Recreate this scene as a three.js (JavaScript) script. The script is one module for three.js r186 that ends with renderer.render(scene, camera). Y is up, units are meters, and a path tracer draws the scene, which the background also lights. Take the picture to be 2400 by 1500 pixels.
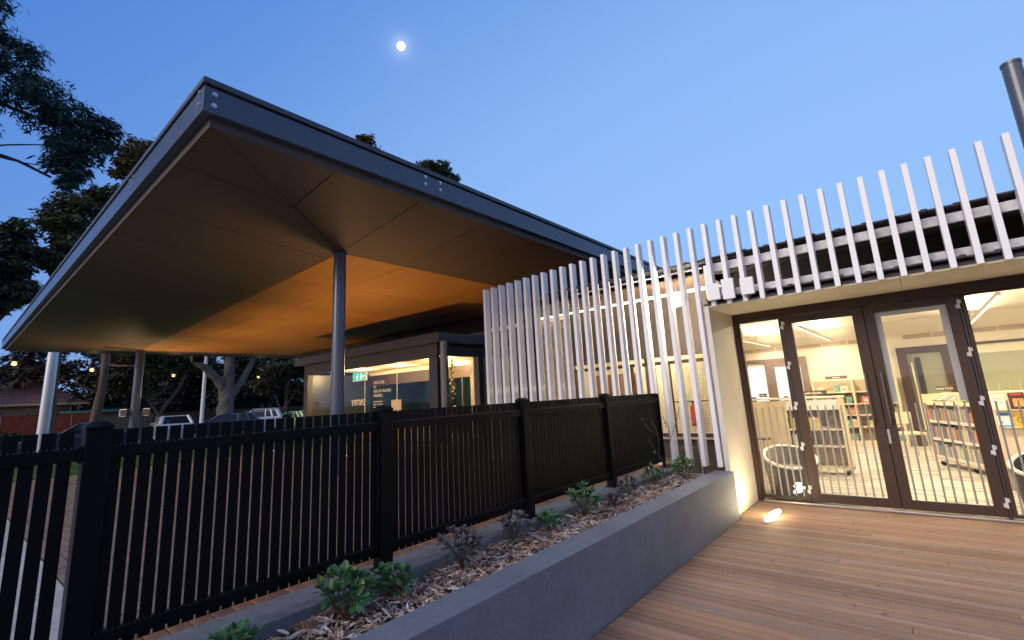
import * as THREE from 'three';
import { RoundedBoxGeometry } from 'three/addons/geometries/RoundedBoxGeometry.js';
import { ConvexGeometry } from 'three/addons/geometries/ConvexGeometry.js';
import { mergeGeometries, mergeVertices, toCreasedNormals } from 'three/addons/utils/BufferGeometryUtils.js';
import { RectAreaLightUniformsLib } from 'three/addons/lights/RectAreaLightUniformsLib.js';

RectAreaLightUniformsLib.init();
const V3 = (x, y, z) => new THREE.Vector3(x, y, z);
const rgb = (r, g, b) => new THREE.Color().setRGB(r, g, b);

// ------------------------------------------------------------------ camera, sky, moon-lit dusk, exposure
const scene = new THREE.Scene();
const camera = new THREE.PerspectiveCamera(70.85, 2400 / 1585.2, 0.05, 3000);
camera.setViewOffset(2400, 1585.2, 0, 85.2, 2400, 1500);          // the photograph is cropped a little off-centre
{
  const pitch = THREE.MathUtils.degToRad(11.415), yaw = THREE.MathUtils.degToRad(39.678);
  camera.position.set(0, 1.5, 0);
  camera.lookAt(-Math.sin(yaw) * Math.cos(pitch), 1.5 + Math.sin(pitch), -Math.cos(yaw) * Math.cos(pitch));
  camera.rotateZ(-0.0546);
}
scene.add(camera);
const renderer = new THREE.WebGLRenderer({ antialias: true });
renderer.toneMapping = THREE.LinearToneMapping;
renderer.toneMappingExposure = 1;
renderer.shadowMap.enabled = true;
const MOON_DIR = V3(-0.6151, 0.6357, -0.4663).normalize();
{
  const W = 1024, H = 512, data = new Float32Array(W * H * 4);
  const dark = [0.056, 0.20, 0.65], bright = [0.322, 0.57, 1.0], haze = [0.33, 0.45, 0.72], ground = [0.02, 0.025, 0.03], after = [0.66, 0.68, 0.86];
  for (let j = 0; j < H; j++) for (let i = 0; i < W; i++) {
    const el = (j + 0.5) / H * Math.PI - Math.PI / 2, az = ((i + 0.5) / W - 0.5) * 2 * Math.PI;
    const x = Math.cos(el) * Math.cos(az), y = Math.sin(el), z = Math.cos(el) * Math.sin(az);
    let t = 0.53 - 0.97 * Math.max(y, 0) - 1.04 * z;
    t = 0.5 + 0.5 * Math.tanh((t - 0.5) * 1.9);
    const h = Math.exp(-Math.max(y, 0) * 9) * 0.55 * (1 - t * 0.4);
    const down = THREE.MathUtils.smoothstep(-y, 0.0, 0.08);
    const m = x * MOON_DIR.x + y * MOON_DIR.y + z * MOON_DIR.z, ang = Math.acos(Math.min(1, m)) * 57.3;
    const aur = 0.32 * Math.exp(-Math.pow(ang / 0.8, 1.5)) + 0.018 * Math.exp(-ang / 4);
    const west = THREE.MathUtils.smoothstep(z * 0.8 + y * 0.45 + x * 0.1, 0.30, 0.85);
    for (let c = 0; c < 3; c++) {
      let v = dark[c] + (bright[c] - dark[c]) * t;
      v = v * (1 - h) + haze[c] * h;
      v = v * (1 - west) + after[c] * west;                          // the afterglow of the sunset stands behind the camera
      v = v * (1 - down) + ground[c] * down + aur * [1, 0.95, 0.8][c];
      data[(j * W + i) * 4 + c] = v;
    }
    data[(j * W + i) * 4 + 3] = 1;
  }
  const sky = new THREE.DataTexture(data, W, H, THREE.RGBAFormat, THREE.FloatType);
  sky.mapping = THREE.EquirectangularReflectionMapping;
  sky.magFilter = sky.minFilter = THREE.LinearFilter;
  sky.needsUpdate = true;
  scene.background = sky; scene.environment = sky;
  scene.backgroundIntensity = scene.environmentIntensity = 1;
}
const sun = new THREE.DirectionalLight(0xfff0e2, 2.2);            // the afterglow, soft and without a disc
sun.position.set(-19, 42, 82); sun.target.position.set(0, 0, -5);
sun.castShadow = true; sun.shadow.radius = 75;
Object.assign(sun.shadow.camera, { left: -60, right: 60, top: 60, bottom: -60, near: 1, far: 220 });
scene.add(sun, sun.target);

// ------------------------------------------------------------------ helpers
let seed = 7;
const rnd = () => { seed |= 0; seed = seed + 0x6D2B79F5 | 0; let t = Math.imul(seed ^ seed >>> 15, 1 | seed); t = t + Math.imul(t ^ t >>> 7, 61 | t) ^ t; return ((t ^ t >>> 14) >>> 0) / 4294967296; };
const rr = (a, b) => a + (b - a) * rnd();
const gauss = () => (rnd() + rnd() + rnd() - 1.5) * 1.15;
const pick = (a) => a[Math.floor(rnd() * a.length)];
const used = {};
const numbered = (n) => { const k = used[n] = (used[n] ?? -1) + 1; return k ? `${n}_${String(k).padStart(3, '0')}` : n; };
function tag(o, label, category, group) { o.userData.label = label; o.userData.category = category; if (group) o.userData.group = group; return o; }
function thing(name, label, category, pos = [0, 0, 0], turn = 0, group) {
  const o = new THREE.Group(); o.name = numbered(name); o.position.set(...pos); o.rotation.y = turn; scene.add(o);
  return tag(o, label, category, group);
}
function merged(gs) {
  if (!Array.isArray(gs)) return gs;
  if (gs.length === 1) return gs[0];
  const list = gs.map((g) => { const q = g.index ? g.toNonIndexed() : g; for (const k of Object.keys(q.attributes)) if (!['position', 'normal', 'uv'].includes(k)) q.deleteAttribute(k); return q; });
  return mergeGeometries(list);
}
function part(name, g, m, parent, extra) {
  const o = new THREE.Mesh(merged(g), m); o.name = parent === scene ? numbered(name) : name;
  o.castShadow = o.receiveShadow = true; parent.add(o);
  if (extra) Object.assign(o.userData, extra);
  return o;
}
function sub(name, parent, pos = [0, 0, 0], turn = 0) { const o = new THREE.Group(); o.name = name; o.position.set(...pos); o.rotation.y = turn; parent.add(o); return o; }
const struct = (name, g, m) => part(name, g, m, scene, { kind: 'structure' });
function metric(g, ox = 0, oy = 0) {                                 // uv in metres, by the face's main direction
  if (g.index) g = g.toNonIndexed();
  const p = g.attributes.position, uv = new Float32Array(p.count * 2), a = V3(), b = V3(), c = V3(), n = V3();
  for (let i = 0; i < p.count; i += 3) {
    a.fromBufferAttribute(p, i); b.fromBufferAttribute(p, i + 1); c.fromBufferAttribute(p, i + 2);
    n.copy(b).sub(a).cross(c.clone().sub(a));
    const ax = Math.abs(n.x), ay = Math.abs(n.y), az = Math.abs(n.z);
    [a, b, c].forEach((q, k) => {
      const [u, v] = ay >= ax && ay >= az ? [q.x, q.z] : ax >= az ? [q.z, q.y] : [q.x, q.y];
      uv[(i + k) * 2] = u + ox; uv[(i + k) * 2 + 1] = v + oy;
    });
  }
  g.setAttribute('uv', new THREE.BufferAttribute(uv, 2));
  if (!g.attributes.normal) g.computeVertexNormals();
  return g;
}
const box = (x0, x1, y0, y1, z0, z1) => metric(new THREE.BoxGeometry(x1 - x0, y1 - y0, z1 - z0).translate((x0 + x1) / 2, (y0 + y1) / 2, (z0 + z1) / 2));
const rbox = (x0, x1, y0, y1, z0, z1, r = 0.004) => metric(new RoundedBoxGeometry(x1 - x0, y1 - y0, z1 - z0, 1, r).translate((x0 + x1) / 2, (y0 + y1) / 2, (z0 + z1) / 2));
const cyl = (r0, r1, y0, y1, x, z, n = 24) => new THREE.CylinderGeometry(r1, r0, y1 - y0, n).translate(x, (y0 + y1) / 2, z);
const tube = (pts, r, n = 8, seg) => new THREE.TubeGeometry(new THREE.CatmullRomCurve3(pts.map((p) => V3(...p))), seg ?? pts.length * 5, r, n);
function bar(a, b, r, n = 6, r2 = r) {                                // tapered rod between two points
  const A = V3(...a), B = V3(...b), d = B.clone().sub(A), g = new THREE.CylinderGeometry(r2, r, d.length(), n);
  g.applyQuaternion(new THREE.Quaternion().setFromUnitVectors(V3(0, 1, 0), d.clone().normalize()));
  return g.translate(...A.add(B).multiplyScalar(0.5).toArray());
}
function slabOf(pts, t, inset = 0) {                                  // a plate with these corners (below) and thickness t upward
  const P = pts.map((p) => V3(...p)), c = P.reduce((s, p) => s.add(p), V3()).multiplyScalar(1 / P.length);
  for (const p of P) { const d = c.clone().sub(p); const l = Math.hypot(d.x, d.z); if (inset) p.addScaledVector(d, Math.min(0.3, inset * 1.6 / l)); }
  const pos = [], n = P.length, tri = (a, b, q) => pos.push(...a.toArray(), ...b.toArray(), ...q.toArray());
  const U = P.map((p) => p.clone().add(V3(0, t, 0)));
  for (let i = 1; i < n - 1; i++) { tri(P[0], P[i], P[i + 1]); tri(U[0], U[i + 1], U[i]); }
  for (let i = 0; i < n; i++) { const j = (i + 1) % n; tri(P[i], U[i], U[j]); tri(P[i], U[j], P[j]); }
  const g = new THREE.BufferGeometry(); g.setAttribute('position', new THREE.Float32BufferAttribute(pos, 3));
  g.computeVertexNormals(); return metric(g);
}
// value noise that repeats over the tile
function noise2(W, H, cells, cellsY = cells) {
  const g = Array.from({ length: cells * cellsY }, rnd), out = new Float32Array(W * H), s = (t) => t * t * (3 - 2 * t);
  for (let j = 0; j < H; j++) for (let i = 0; i < W; i++) {
    const x = i / W * cells, y = j / H * cellsY, x0 = Math.floor(x), y0 = Math.floor(y), u = s(x - x0), v = s(y - y0);
    const at = (a, b) => g[(b % cellsY) * cells + a % cells];
    out[j * W + i] = (at(x0, y0) * (1 - u) + at(x0 + 1, y0) * u) * (1 - v) + (at(x0, y0 + 1) * (1 - u) + at(x0 + 1, y0 + 1) * u) * v;
  }
  return out;
}
function fbm(W, H, cells, oct = 4, cy = cells) {
  const out = new Float32Array(W * H); let a = 0.5, tot = 0;
  for (let o = 0; o < oct; o++) { const n = noise2(W, H, cells << o, cy << o); for (let k = 0; k < out.length; k++) out[k] += a * n[k]; tot += a; a *= 0.55; }
  for (let k = 0; k < out.length; k++) out[k] /= tot;
  return out;
}
function texOf(W, H, fn, scale, srgb = true) {                        // fn(i, j, k) -> grey or [r,g,b] 0..1; scale = metres per tile (x, y)
  const d = new Uint8Array(W * H * 4);
  for (let j = 0; j < H; j++) for (let i = 0; i < W; i++) {
    const v = fn(i, j, j * W + i), k = (j * W + i) * 4;
    for (let c = 0; c < 3; c++) d[k + c] = Math.max(0, Math.min(255, 255 * (Array.isArray(v) ? v[c] : v)));
    d[k + 3] = 255;
  }
  const t = new THREE.DataTexture(d, W, H); t.wrapS = t.wrapT = THREE.RepeatWrapping; t.magFilter = THREE.LinearFilter; t.minFilter = THREE.LinearMipmapLinearFilter; t.generateMipmaps = true;
  if (srgb) t.colorSpace = THREE.SRGBColorSpace;
  const [sx, sy] = Array.isArray(scale) ? scale : [scale, scale];
  t.repeat.set(1 / sx, 1 / sy); t.needsUpdate = true; return t;
}
const mat = (c, rough = 0.6, o = {}) => new THREE.MeshStandardMaterial({ color: Array.isArray(c) ? rgb(...c) : c, roughness: rough, ...o });
const phys = (c, rough, o) => new THREE.MeshPhysicalMaterial({ color: rgb(...c), roughness: rough, ...o });
const glow = (c, k) => new THREE.MeshStandardMaterial({ color: 0x222222, emissive: rgb(...c), emissiveIntensity: k });
function canvasTex(w, h, draw, bg) {
  const cv = document.createElement('canvas'); cv.width = w; cv.height = h; const x = cv.getContext('2d');
  if (bg) { x.fillStyle = bg; x.fillRect(0, 0, w, h); }
  draw(x, w, h); const t = new THREE.CanvasTexture(cv); t.colorSpace = THREE.SRGBColorSpace; return t;
}
function plate(w, h, x, y, z) { return new THREE.PlaneGeometry(w, h).translate(x, y, z); }

// ------------------------------------------------------------------ textures and materials
const nA = fbm(256, 256, 4, 6), nB = fbm(256, 256, 16, 4), nC = fbm(256, 256, 64, 2);
const streak = fbm(512, 128, 3, 5, 48);
const T = {
  grain: texOf(256, 256, (i, j, k) => 0.5 + 0.5 * nB[k], 0.9),
  mott: texOf(256, 256, (i, j, k) => 0.62 + 0.38 * (0.6 * nA[k] + 0.4 * nC[k]) * 1.3, 2.7),
  runs: texOf(256, 256, (i, j, k) => 0.68 + 0.17 * nA[k] + 0.15 * nA[(i * 5) % 256 + 256 * 40] * (0.3 + 0.7 * nB[k]) + 0.10 * nC[k], [1.9, 1.1]),
  faint: texOf(256, 256, (i, j, k) => 0.88 + 0.12 * (0.7 * nA[k] + 0.3 * nC[k]), 2.1),
  mottBump: texOf(256, 256, (i, j, k) => nC[k] * 0.6 + nB[k] * 0.4, 0.5, false),
  wood: texOf(512, 128, (i, j, k) => 0.62 + 0.38 * streak[k], [2.3, 0.35]),
  woodRough: texOf(512, 128, (i, j, k) => 0.58 + 0.3 * streak[(k * 7) % streak.length], [1.1, 0.3], false),
  woodSoft: texOf(512, 128, (i, j, k) => 0.80 + 0.2 * streak[k], [2.3, 0.35]),
  woodBump: texOf(512, 128, (i, j, k) => streak[k], [1.3, 0.2], false),
  smudge: texOf(256, 256, (i, j, k) => 0.35 + 0.5 * nA[k], 1.9, false),
};
const M = {
  deck: [0, 1, 2, 3, 4, 5, 6].map((q) => {
    const t = T.wood.clone(); t.offset.set(q * 0.37, q * 0.19); t.needsUpdate = true;
    const base = [[.44, .255, .16], [.37, .215, .14], [.52, .325, .22], [.32, .19, .125], [.45, .29, .21], [.50, .285, .17], [.40, .265, .20]][q];
    return mat(base, 1.0, { map: t, roughnessMap: T.woodRough, bumpMap: T.woodBump, bumpScale: 0.0012 });
  }),
  render: mat([.19, .218, .262], 0.75, { map: T.runs, bumpMap: T.mottBump, bumpScale: 0.0015 }),
  coping: mat([.19, .21, .24], 0.8, { map: T.mott, bumpMap: T.mottBump, bumpScale: 0.002 }),
  brickA: mat([.33, .16, .095], 0.85, { map: T.grain }), brickB: mat([.25, .115, .07], 0.85, { map: T.grain }), brickC: mat([.34, .165, .10], 0.85, { map: T.grain }),
  black: phys([.0045, .0042, .0045], 0.42, { specularIntensity: 0.22 }),
  blackClip: mat([.012, .012, .014], 0.4),
  white: mat([.82, .82, .84], 0.45),
  whiteRough: mat([.80, .80, .82], 0.8, { map: T.mott, bumpMap: T.mottBump, bumpScale: 0.004 }),
  steelBlue: mat([.105, .12, .15], 0.42, { metalness: 0.2, roughnessMap: T.smudge }),
  fascia: mat([.055, .07, .105], 0.5, { roughnessMap: T.smudge }),
  capping: mat([.042, .05, .07], 0.45),
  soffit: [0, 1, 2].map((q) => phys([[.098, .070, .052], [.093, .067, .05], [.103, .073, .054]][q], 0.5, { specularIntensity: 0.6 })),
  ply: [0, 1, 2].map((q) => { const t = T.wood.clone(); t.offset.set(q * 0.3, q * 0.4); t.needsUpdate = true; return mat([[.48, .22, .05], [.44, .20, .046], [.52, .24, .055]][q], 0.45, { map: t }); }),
  darkBack: mat([.012, .011, .011], 0.9),
  bolt: mat([.55, .56, .58], 0.35, { metalness: 0.9 }),
  frame: phys([.055, .033, .025], 0.45, { specularIntensity: 0.5 }),
  frameDark: mat([.028, .026, .030], 0.45),
  glass: phys([1, 1, 1], 0.0, { transmission: 1, thickness: 0, ior: 1.5 }),
  darkGlass: phys([.25, .33, .31], 0.02, { transmission: 1, thickness: 0, ior: 1.5 }),
  film: mat([.27, .25, .25], 0.8),
  filmBorder: phys([.45, .46, .48], 0.9, { transmission: 0.35, thickness: 0 }),
  cement: mat([.66, .61, .50], 0.62, { map: T.faint }),
  cream: mat([.74, .66, .50], 0.85),
  wallWhite: mat([.72, .66, .54], 0.9),
  birch: mat([.80, .68, .47], 0.6, { map: T.woodSoft }),
  birchDark: mat([.36, .29, .21], 0.7),
  steel: mat([.6, .6, .6], 0.28, { metalness: 0.9 }), bronze: mat([.14, .11, .095], 0.3, { metalness: 0.8 }),
  hinge: mat([.60, .58, .58], 0.45),
  tileDark: mat([.065, .06, .07], 0.7, { map: T.grain }),
  soil: mat([.03, .022, .016], 0.95),
  stem: mat([.09, .055, .035], 0.85),
};

// ------------------------------------------------------------------ ground, paving, lawn
const PATH = 0.50;
const groundY = (x) => x > -2.62 ? -0.45 : x > -13.4 ? PATH - 0.09 : x > -29 ? THREE.MathUtils.lerp(PATH - 0.09, -0.16, (-13.4 - x) / 15.6) : -0.16;
{
  const xs = [], zs = [];
  for (const x of [700, 200, 60, 20, -2.6, -2.64, -10, -13.4]) xs.push(x);
  for (let x = -14.4; x >= -30; x -= 1.2) xs.push(x);
  for (const x of [-45, -80, -160, -400, -900]) xs.push(x);
  for (const z of [700, 200, 60, 20, 5, 0, -5, -10, -20, -40, -80, -200, -900]) zs.push(z);
  const pos = [], idx = [];
  for (const z of zs) for (const x of xs) pos.push(x, groundY(x), z);
  for (let j = 0; j < zs.length - 1; j++) for (let i = 0; i < xs.length - 1; i++) { const a = j * xs.length + i, b = a + 1, c = a + xs.length, d = c + 1; idx.push(a, b, c, b, d, c); }
  const g = new THREE.BufferGeometry(); g.setAttribute('position', new THREE.Float32BufferAttribute(pos, 3)); g.setIndex(idx); g.computeVertexNormals();
  struct('ground', metric(g), mat([.055, .052, .05], 0.9, { map: T.mott }));
  // lawn sheet over the slope, then the car park asphalt
  const lp = [], li = [], lx = []; for (let x = -12.72; x > -31.5; x -= 0.69) lx.push(x);
  const lz = [12, 6, 3, 0, -3, -6, -9, -12, -16, -22, -30];
  for (const z of lz) for (const x of lx) lp.push(x, Math.max(groundY(x), x > -13.4 ? PATH - 0.012 : -9) + (x > -13.4 ? 0 : 0.075 * Math.max(0.35, 1 - (-13.4 - x) / 6)), z);
  for (let j = 0; j < lz.length - 1; j++) for (let i = 0; i < lx.length - 1; i++) { const a = j * lx.length + i, b = a + 1, c = a + lx.length, d = c + 1; li.push(a, c, b, b, c, d); }
  const lg = new THREE.BufferGeometry(); lg.setAttribute('position', new THREE.Float32BufferAttribute(lp, 3)); lg.setIndex(li); lg.computeVertexNormals();
  const grassTex = texOf(256, 256, (i, j, k) => [0.30 + 0.35 * nB[k] * nC[k] * 1.6, 0.50 + 0.4 * nC[k], 0.12 + 0.1 * nB[k]], 1.4);
  struct('lawn', metric(lg), mat([.13, .19, .055], 0.95, { map: grassTex, bumpMap: T.mottBump, bumpScale: 0.03 }));
  const blades = new THREE.BufferGeometry(), bp = [];                // short blades standing on the near lawn
  for (let k = 0; k < 26000; k++) {
    const x = -12.75 - Math.pow(rnd(), 1.5) * 8, z = rr(1.5, -14), y = x > -13.4 ? PATH - 0.012 : groundY(x) + 0.07, a = rnd() * 6.28, h = rr(0.025, 0.07), w = 0.006;
    bp.push(x - Math.cos(a) * w, y, z - Math.sin(a) * w, x + Math.cos(a) * w, y, z + Math.sin(a) * w, x + gauss() * 0.03, y + h, z + gauss() * 0.03);
  }
  blades.setAttribute('position', new THREE.Float32BufferAttribute(bp, 3)); blades.computeVertexNormals();
  const gr = part('grass', blades, mat([.06, .13, .02], 0.8, { side: THREE.DoubleSide }), scene, { kind: 'stuff' }); tag(gr, 'short green grass blades on the lawn behind the black fence', 'grass');
  struct('car_park', box(-49, -31.55, -0.158, -0.128, -34, 14), mat([.05, .05, .052], 0.85, { map: T.mott }));
  struct('concrete_path', metric(new THREE.BoxGeometry(9.7, 0.1, 6, 8, 1, 4).translate(-7.84, PATH - 0.05, 2.365)), mat([.50, .50, .50], 0.8, { map: T.mott, bumpMap: T.mottBump, bumpScale: 0.002 }));
}
{ // brick paving beyond the fence: the header course along the kerb brick by brick, the field as one mass of bricks
  const pav = new THREE.Group(); pav.name = 'brick_paving'; pav.userData.kind = 'structure'; scene.add(pav);
  part('bedding', box(-12.70, -2.86, PATH - 0.09, PATH - 0.014, -10.5, -0.64), mat([.10, .085, .07], 0.95), pav);
  const bg = metric(new RoundedBoxGeometry(0.215, 0.06, 0.089, 1, 0.005));
  for (let z = -0.69, k = 0; z > -6.5; z -= 0.0945, k++) {
    const o = part('brick', bg, pick([M.brickA, M.brickB, M.brickC]), pav); o.position.set(-2.94 + rr(-.003, .003), PATH - 0.024 + rr(-.002, .002), z); o.rotation.y = rr(-.01, .01);
  }
  const pos = []; let row = 0;
  for (let z = -0.70; z > -10.4; z -= 0.107, row++) for (let x = -3.165 - (row % 2) * 0.11; x > -12.6; x -= 0.222) pos.push([x, z]);
  const im = new THREE.InstancedMesh(new THREE.BoxGeometry(0.214, 0.06, 0.1), mat([1, 1, 1], 0.85), pos.length); im.name = 'brick_field'; im.userData.kind = 'stuff';
  const m4 = new THREE.Matrix4(), q = new THREE.Quaternion(), col = new THREE.Color();
  pos.forEach(([x, z], i) => { q.setFromAxisAngle(V3(0, 1, 0), rr(-.01, .01)); m4.compose(V3(x, PATH - 0.0325 + rr(-.002, .002), z), q, V3(1, 1, 1)); im.setMatrixAt(i, m4); const s = rr(0.75, 1.2); im.setColorAt(i, col.setRGB(.165 * s, .118 * s, .09 * s)); });
  im.castShadow = im.receiveShadow = true; pav.add(im);
}

// ------------------------------------------------------------------ timber deck, board by board
{
  const deck = new THREE.Group(); deck.name = 'deck'; deck.userData.kind = 'structure'; scene.add(deck);
  part('joists', [-1.7, -0.8, 0.1, 1.0, 1.9, 2.8, 3.7].map((x) => box(x - .025, x + .025, -0.16, -0.023, -7.1, 2.2)), M.soil, deck);
  const pitch = 0.0905; let k = 0; const screws = [], sg = new THREE.CircleGeometry(0.0042, 6).rotateX(-Math.PI / 2);
  for (let z = -7.17; z < 2.2; z += pitch, k++) {
    let x = z + pitch < -6.16 ? -1.886 : -1.838; const joints = [x]; let first = rr(0.9, 4.2);
    joints.push(Math.min(4.6, x + first)); while (joints[joints.length - 1] < 4.55) joints.push(Math.min(4.6, joints[joints.length - 1] + rr(2.4, 4.2)));
    for (const jx of [-1.7, -0.8, 0.1, 1.0, 1.9, 2.8]) for (const dz of [0.022, 0.064]) screws.push(sg.clone().translate(jx + rr(-.006, .006), 0.0014, z + dz + rr(-.003, .003)));
    for (let q = 0; q < joints.length - 1; q++) {
      const a = joints[q] + 0.0015, b = joints[q + 1] - 0.0015; if (b - a < 0.05) continue;
      const g = metric(new RoundedBoxGeometry(b - a, 0.022, pitch - 0.0078, 1, 0.003), rr(0, 5), rr(0, 5));
      const o = part('board', g, pick(M.deck), deck); o.position.set((a + b) / 2, -0.011 + rr(-.0012, .0008), z + pitch / 2); o.rotation.y = rr(-.0006, .0006);
    }
  }
  part('screw_heads', screws, mat([.06, .045, .04], 0.5), deck, { kind: 'stuff' });
}
// ------------------------------------------------------------------ planter: front wall with coping, rear kerb, mulch
{
  const p = thing('planter', 'long grey rendered garden bed wall between the timber deck and black fence', 'planter');
  part('wall', rbox(-2.06, -1.845, -0.45, 0.52, -6.12, 2.2, 0.006), M.render, p);
  part('end_wall', box(-2.55, -2.06, 0.0, 0.475, -6.12, -6.03), M.render, p);
  part('kerb', rbox(-2.83, -2.55, -0.1, 0.52, -6.12, 2.2, 0.007), M.coping, p);
  part('soil', box(-2.55, -2.06, 0, 0.442, -6.03, 2.2), M.soil, p);
  // bark mulch: too many chips to count
  const chip = new THREE.BoxGeometry(2, 0.42, 0.62); { const q = chip.attributes.position; for (let i = 0; i < q.count; i++) { const e = q.getX(i) > 0 ? 0.45 : 0.75; q.setXYZ(i, q.getX(i) + 0.5 * Math.sign(q.getZ(i)) * (q.getX(i) > 0 ? 1 : -.6), q.getY(i) + (q.getX(i) > 0 ? .25 : -.1), q.getZ(i) * e); } chip.computeVertexNormals(); }
  const N = 12500;
  const im = new THREE.InstancedMesh(metric(chip), mat([1, 1, 1], 0.85), N); im.name = numbered('bark_mulch'); im.userData.kind = 'stuff'; tag(im, 'pale and red brown bark chips covering the soil of the garden bed', 'mulch');
  const m4 = new THREE.Matrix4(), q = new THREE.Quaternion(), e = new THREE.Euler(), col = new THREE.Color();
  for (let i = 0; i < N; i++) {
    const near = Math.pow(rnd(), 1.35); const z = 0.35 - near * 6.4, edge = 0.012, x = rr(-2.55 + edge, -2.06 - edge), s = Math.pow(rnd(), 2.4) * 0.023 + 0.0065;
    e.set(gauss() * 0.45, rnd() * 6.28, gauss() * 0.45); q.setFromEuler(e);
    m4.compose(V3(x, 0.444 + rr(0, 0.026) + 0.010 * Math.sin(z * 5 + x * 9), z), q, V3(s * rr(.7, 1.5), s * rr(.4, 1.0), s * rr(.4, 1.2))); im.setMatrixAt(i, m4);
    const c = pick([[.34, .28, .25], [.46, .41, .39], [.20, .11, .075], [.30, .17, .10], [.09, .055, .045], [.58, .54, .52], [.38, .26, .17], [.24, .18, .16], [.14, .08, .06]]), v = rr(1.05, 1.75);
    im.setColorAt(i, col.setRGB(Math.min(.75, c[0] * v), Math.min(.72, c[1] * v), Math.min(.7, c[2] * v)));
  }
  im.castShadow = im.receiveShadow = true; scene.add(im);
}

// ------------------------------------------------------------------ black slat fence
{
  const f = thing('slat_fence', 'black aluminium slat fence on the kerb behind the garden bed', 'fence');
  const slatG = metric(new THREE.BoxGeometry(0.008, 0.862, 0.0438));
  const posts = [-0.45, -1.87, -3.30, -4.745];
  for (let z = 1.25; z > -6.08; z -= 0.0535) {
    if (posts.some((p) => Math.abs(p - z) < 0.055)) continue;
    const o = part('slat', slatG, M.black, f); o.position.set(-2.685, 1.029, z);
  }
  const ends = [1.3, ...posts, -6.11];
  for (let k = 0; k < ends.length - 1; k++) {
    const a = ends[k] - (k ? 0.047 : 0), b = ends[k + 1] + (k < 4 ? 0.047 : 0), L = a - b, c = (a + b) / 2;
    for (const [y, h] of [[1.366, 0.05], [0.645, 0.046]]) {
      part('rail', rbox(-2.708, -2.662, y - h / 2, y + h / 2, b, a, 0.003), M.black, f);
      const clips = []; for (let z = a - 0.013; z > b + 0.01; z -= 0.0178) clips.push(box(-2.673, -2.664, y + h / 2, y + h / 2 + 0.007, z - 0.0045, z + 0.0045));
      part('rail_clips', clips, M.blackClip, f, { kind: 'stuff' });
      for (const z of k ? [a - 0.004, b + 0.004] : [b + 0.004]) part('bracket', box(-2.712, -2.657, y - h / 2 - 0.008, y + h / 2 + 0.008, z - 0.006, z + 0.006), M.black, f);
    }
  }
  for (const z of posts) {
    const p = sub('post', f, [-2.685, 0, z]);
    part('shaft', rbox(-0.043, 0.043, 0.52, 1.462, -0.043, 0.043, 0.004), M.black, p);
    part('base_plate', rbox(-0.062, 0.062, 0.5205, 0.529, -0.062, 0.062, 0.002), M.black, p);
    const cap = new THREE.CylinderGeometry(0.035, 0.066, 0.02, 4, 1).rotateY(Math.PI / 4).translate(0, 1.486, 0);
    part('cap', [rbox(-0.047, 0.047, 1.462, 1.477, -0.047, 0.047, 0.003), cap], M.black, p);
  }
  const end = sub('post', f, [-2.685, 0, -6.12]); part('shaft', rbox(-0.02, 0.02, 0.52, 1.455, -0.012, 0.012, 0.003), M.black, end);
}

// ------------------------------------------------------------------ white slat screen
{
  const s = thing('slat_screen', 'tall white batten screen across the library front above the doors', 'screen');
  for (let i = 0; i <= 41; i++) {
    const x = -5.699 + i * 0.1857, top = 3.56 + 0.0345 * (x + 1.97) + rr(-.002, .002);
    const bot = i <= 20 ? (x > -2.85 ? 0.56 : 0.50) : 2.488;
    const o = part('batten', rbox(-0.026, 0.026, bot, top, -6.215, -6.095, 0.003), M.white, s); o.position.x = x; o.rotation.y = 0;
  }
  part('beam', rbox(-1.86, 2.1, 2.955, 3.052, -6.265, -6.219, 0.004), M.whiteRough, s);
  part('beam', rbox(-1.86, 2.1, 2.600, 2.690, -6.265, -6.219, 0.004), M.whiteRough, s);
  part('beam', rbox(-5.75, -5.05, 2.68, 2.74, -6.27, -6.219, 0.004), M.white, s);
  part('bottom_rail', box(-5.75, -1.93, 0.42, 0.47, -6.27, -6.219), M.frameDark, s);
  part('end_stud', rbox(-1.905, -1.862, 2.52, 3.05, -6.262, -6.222, 0.003), M.white, s);
}

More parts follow.
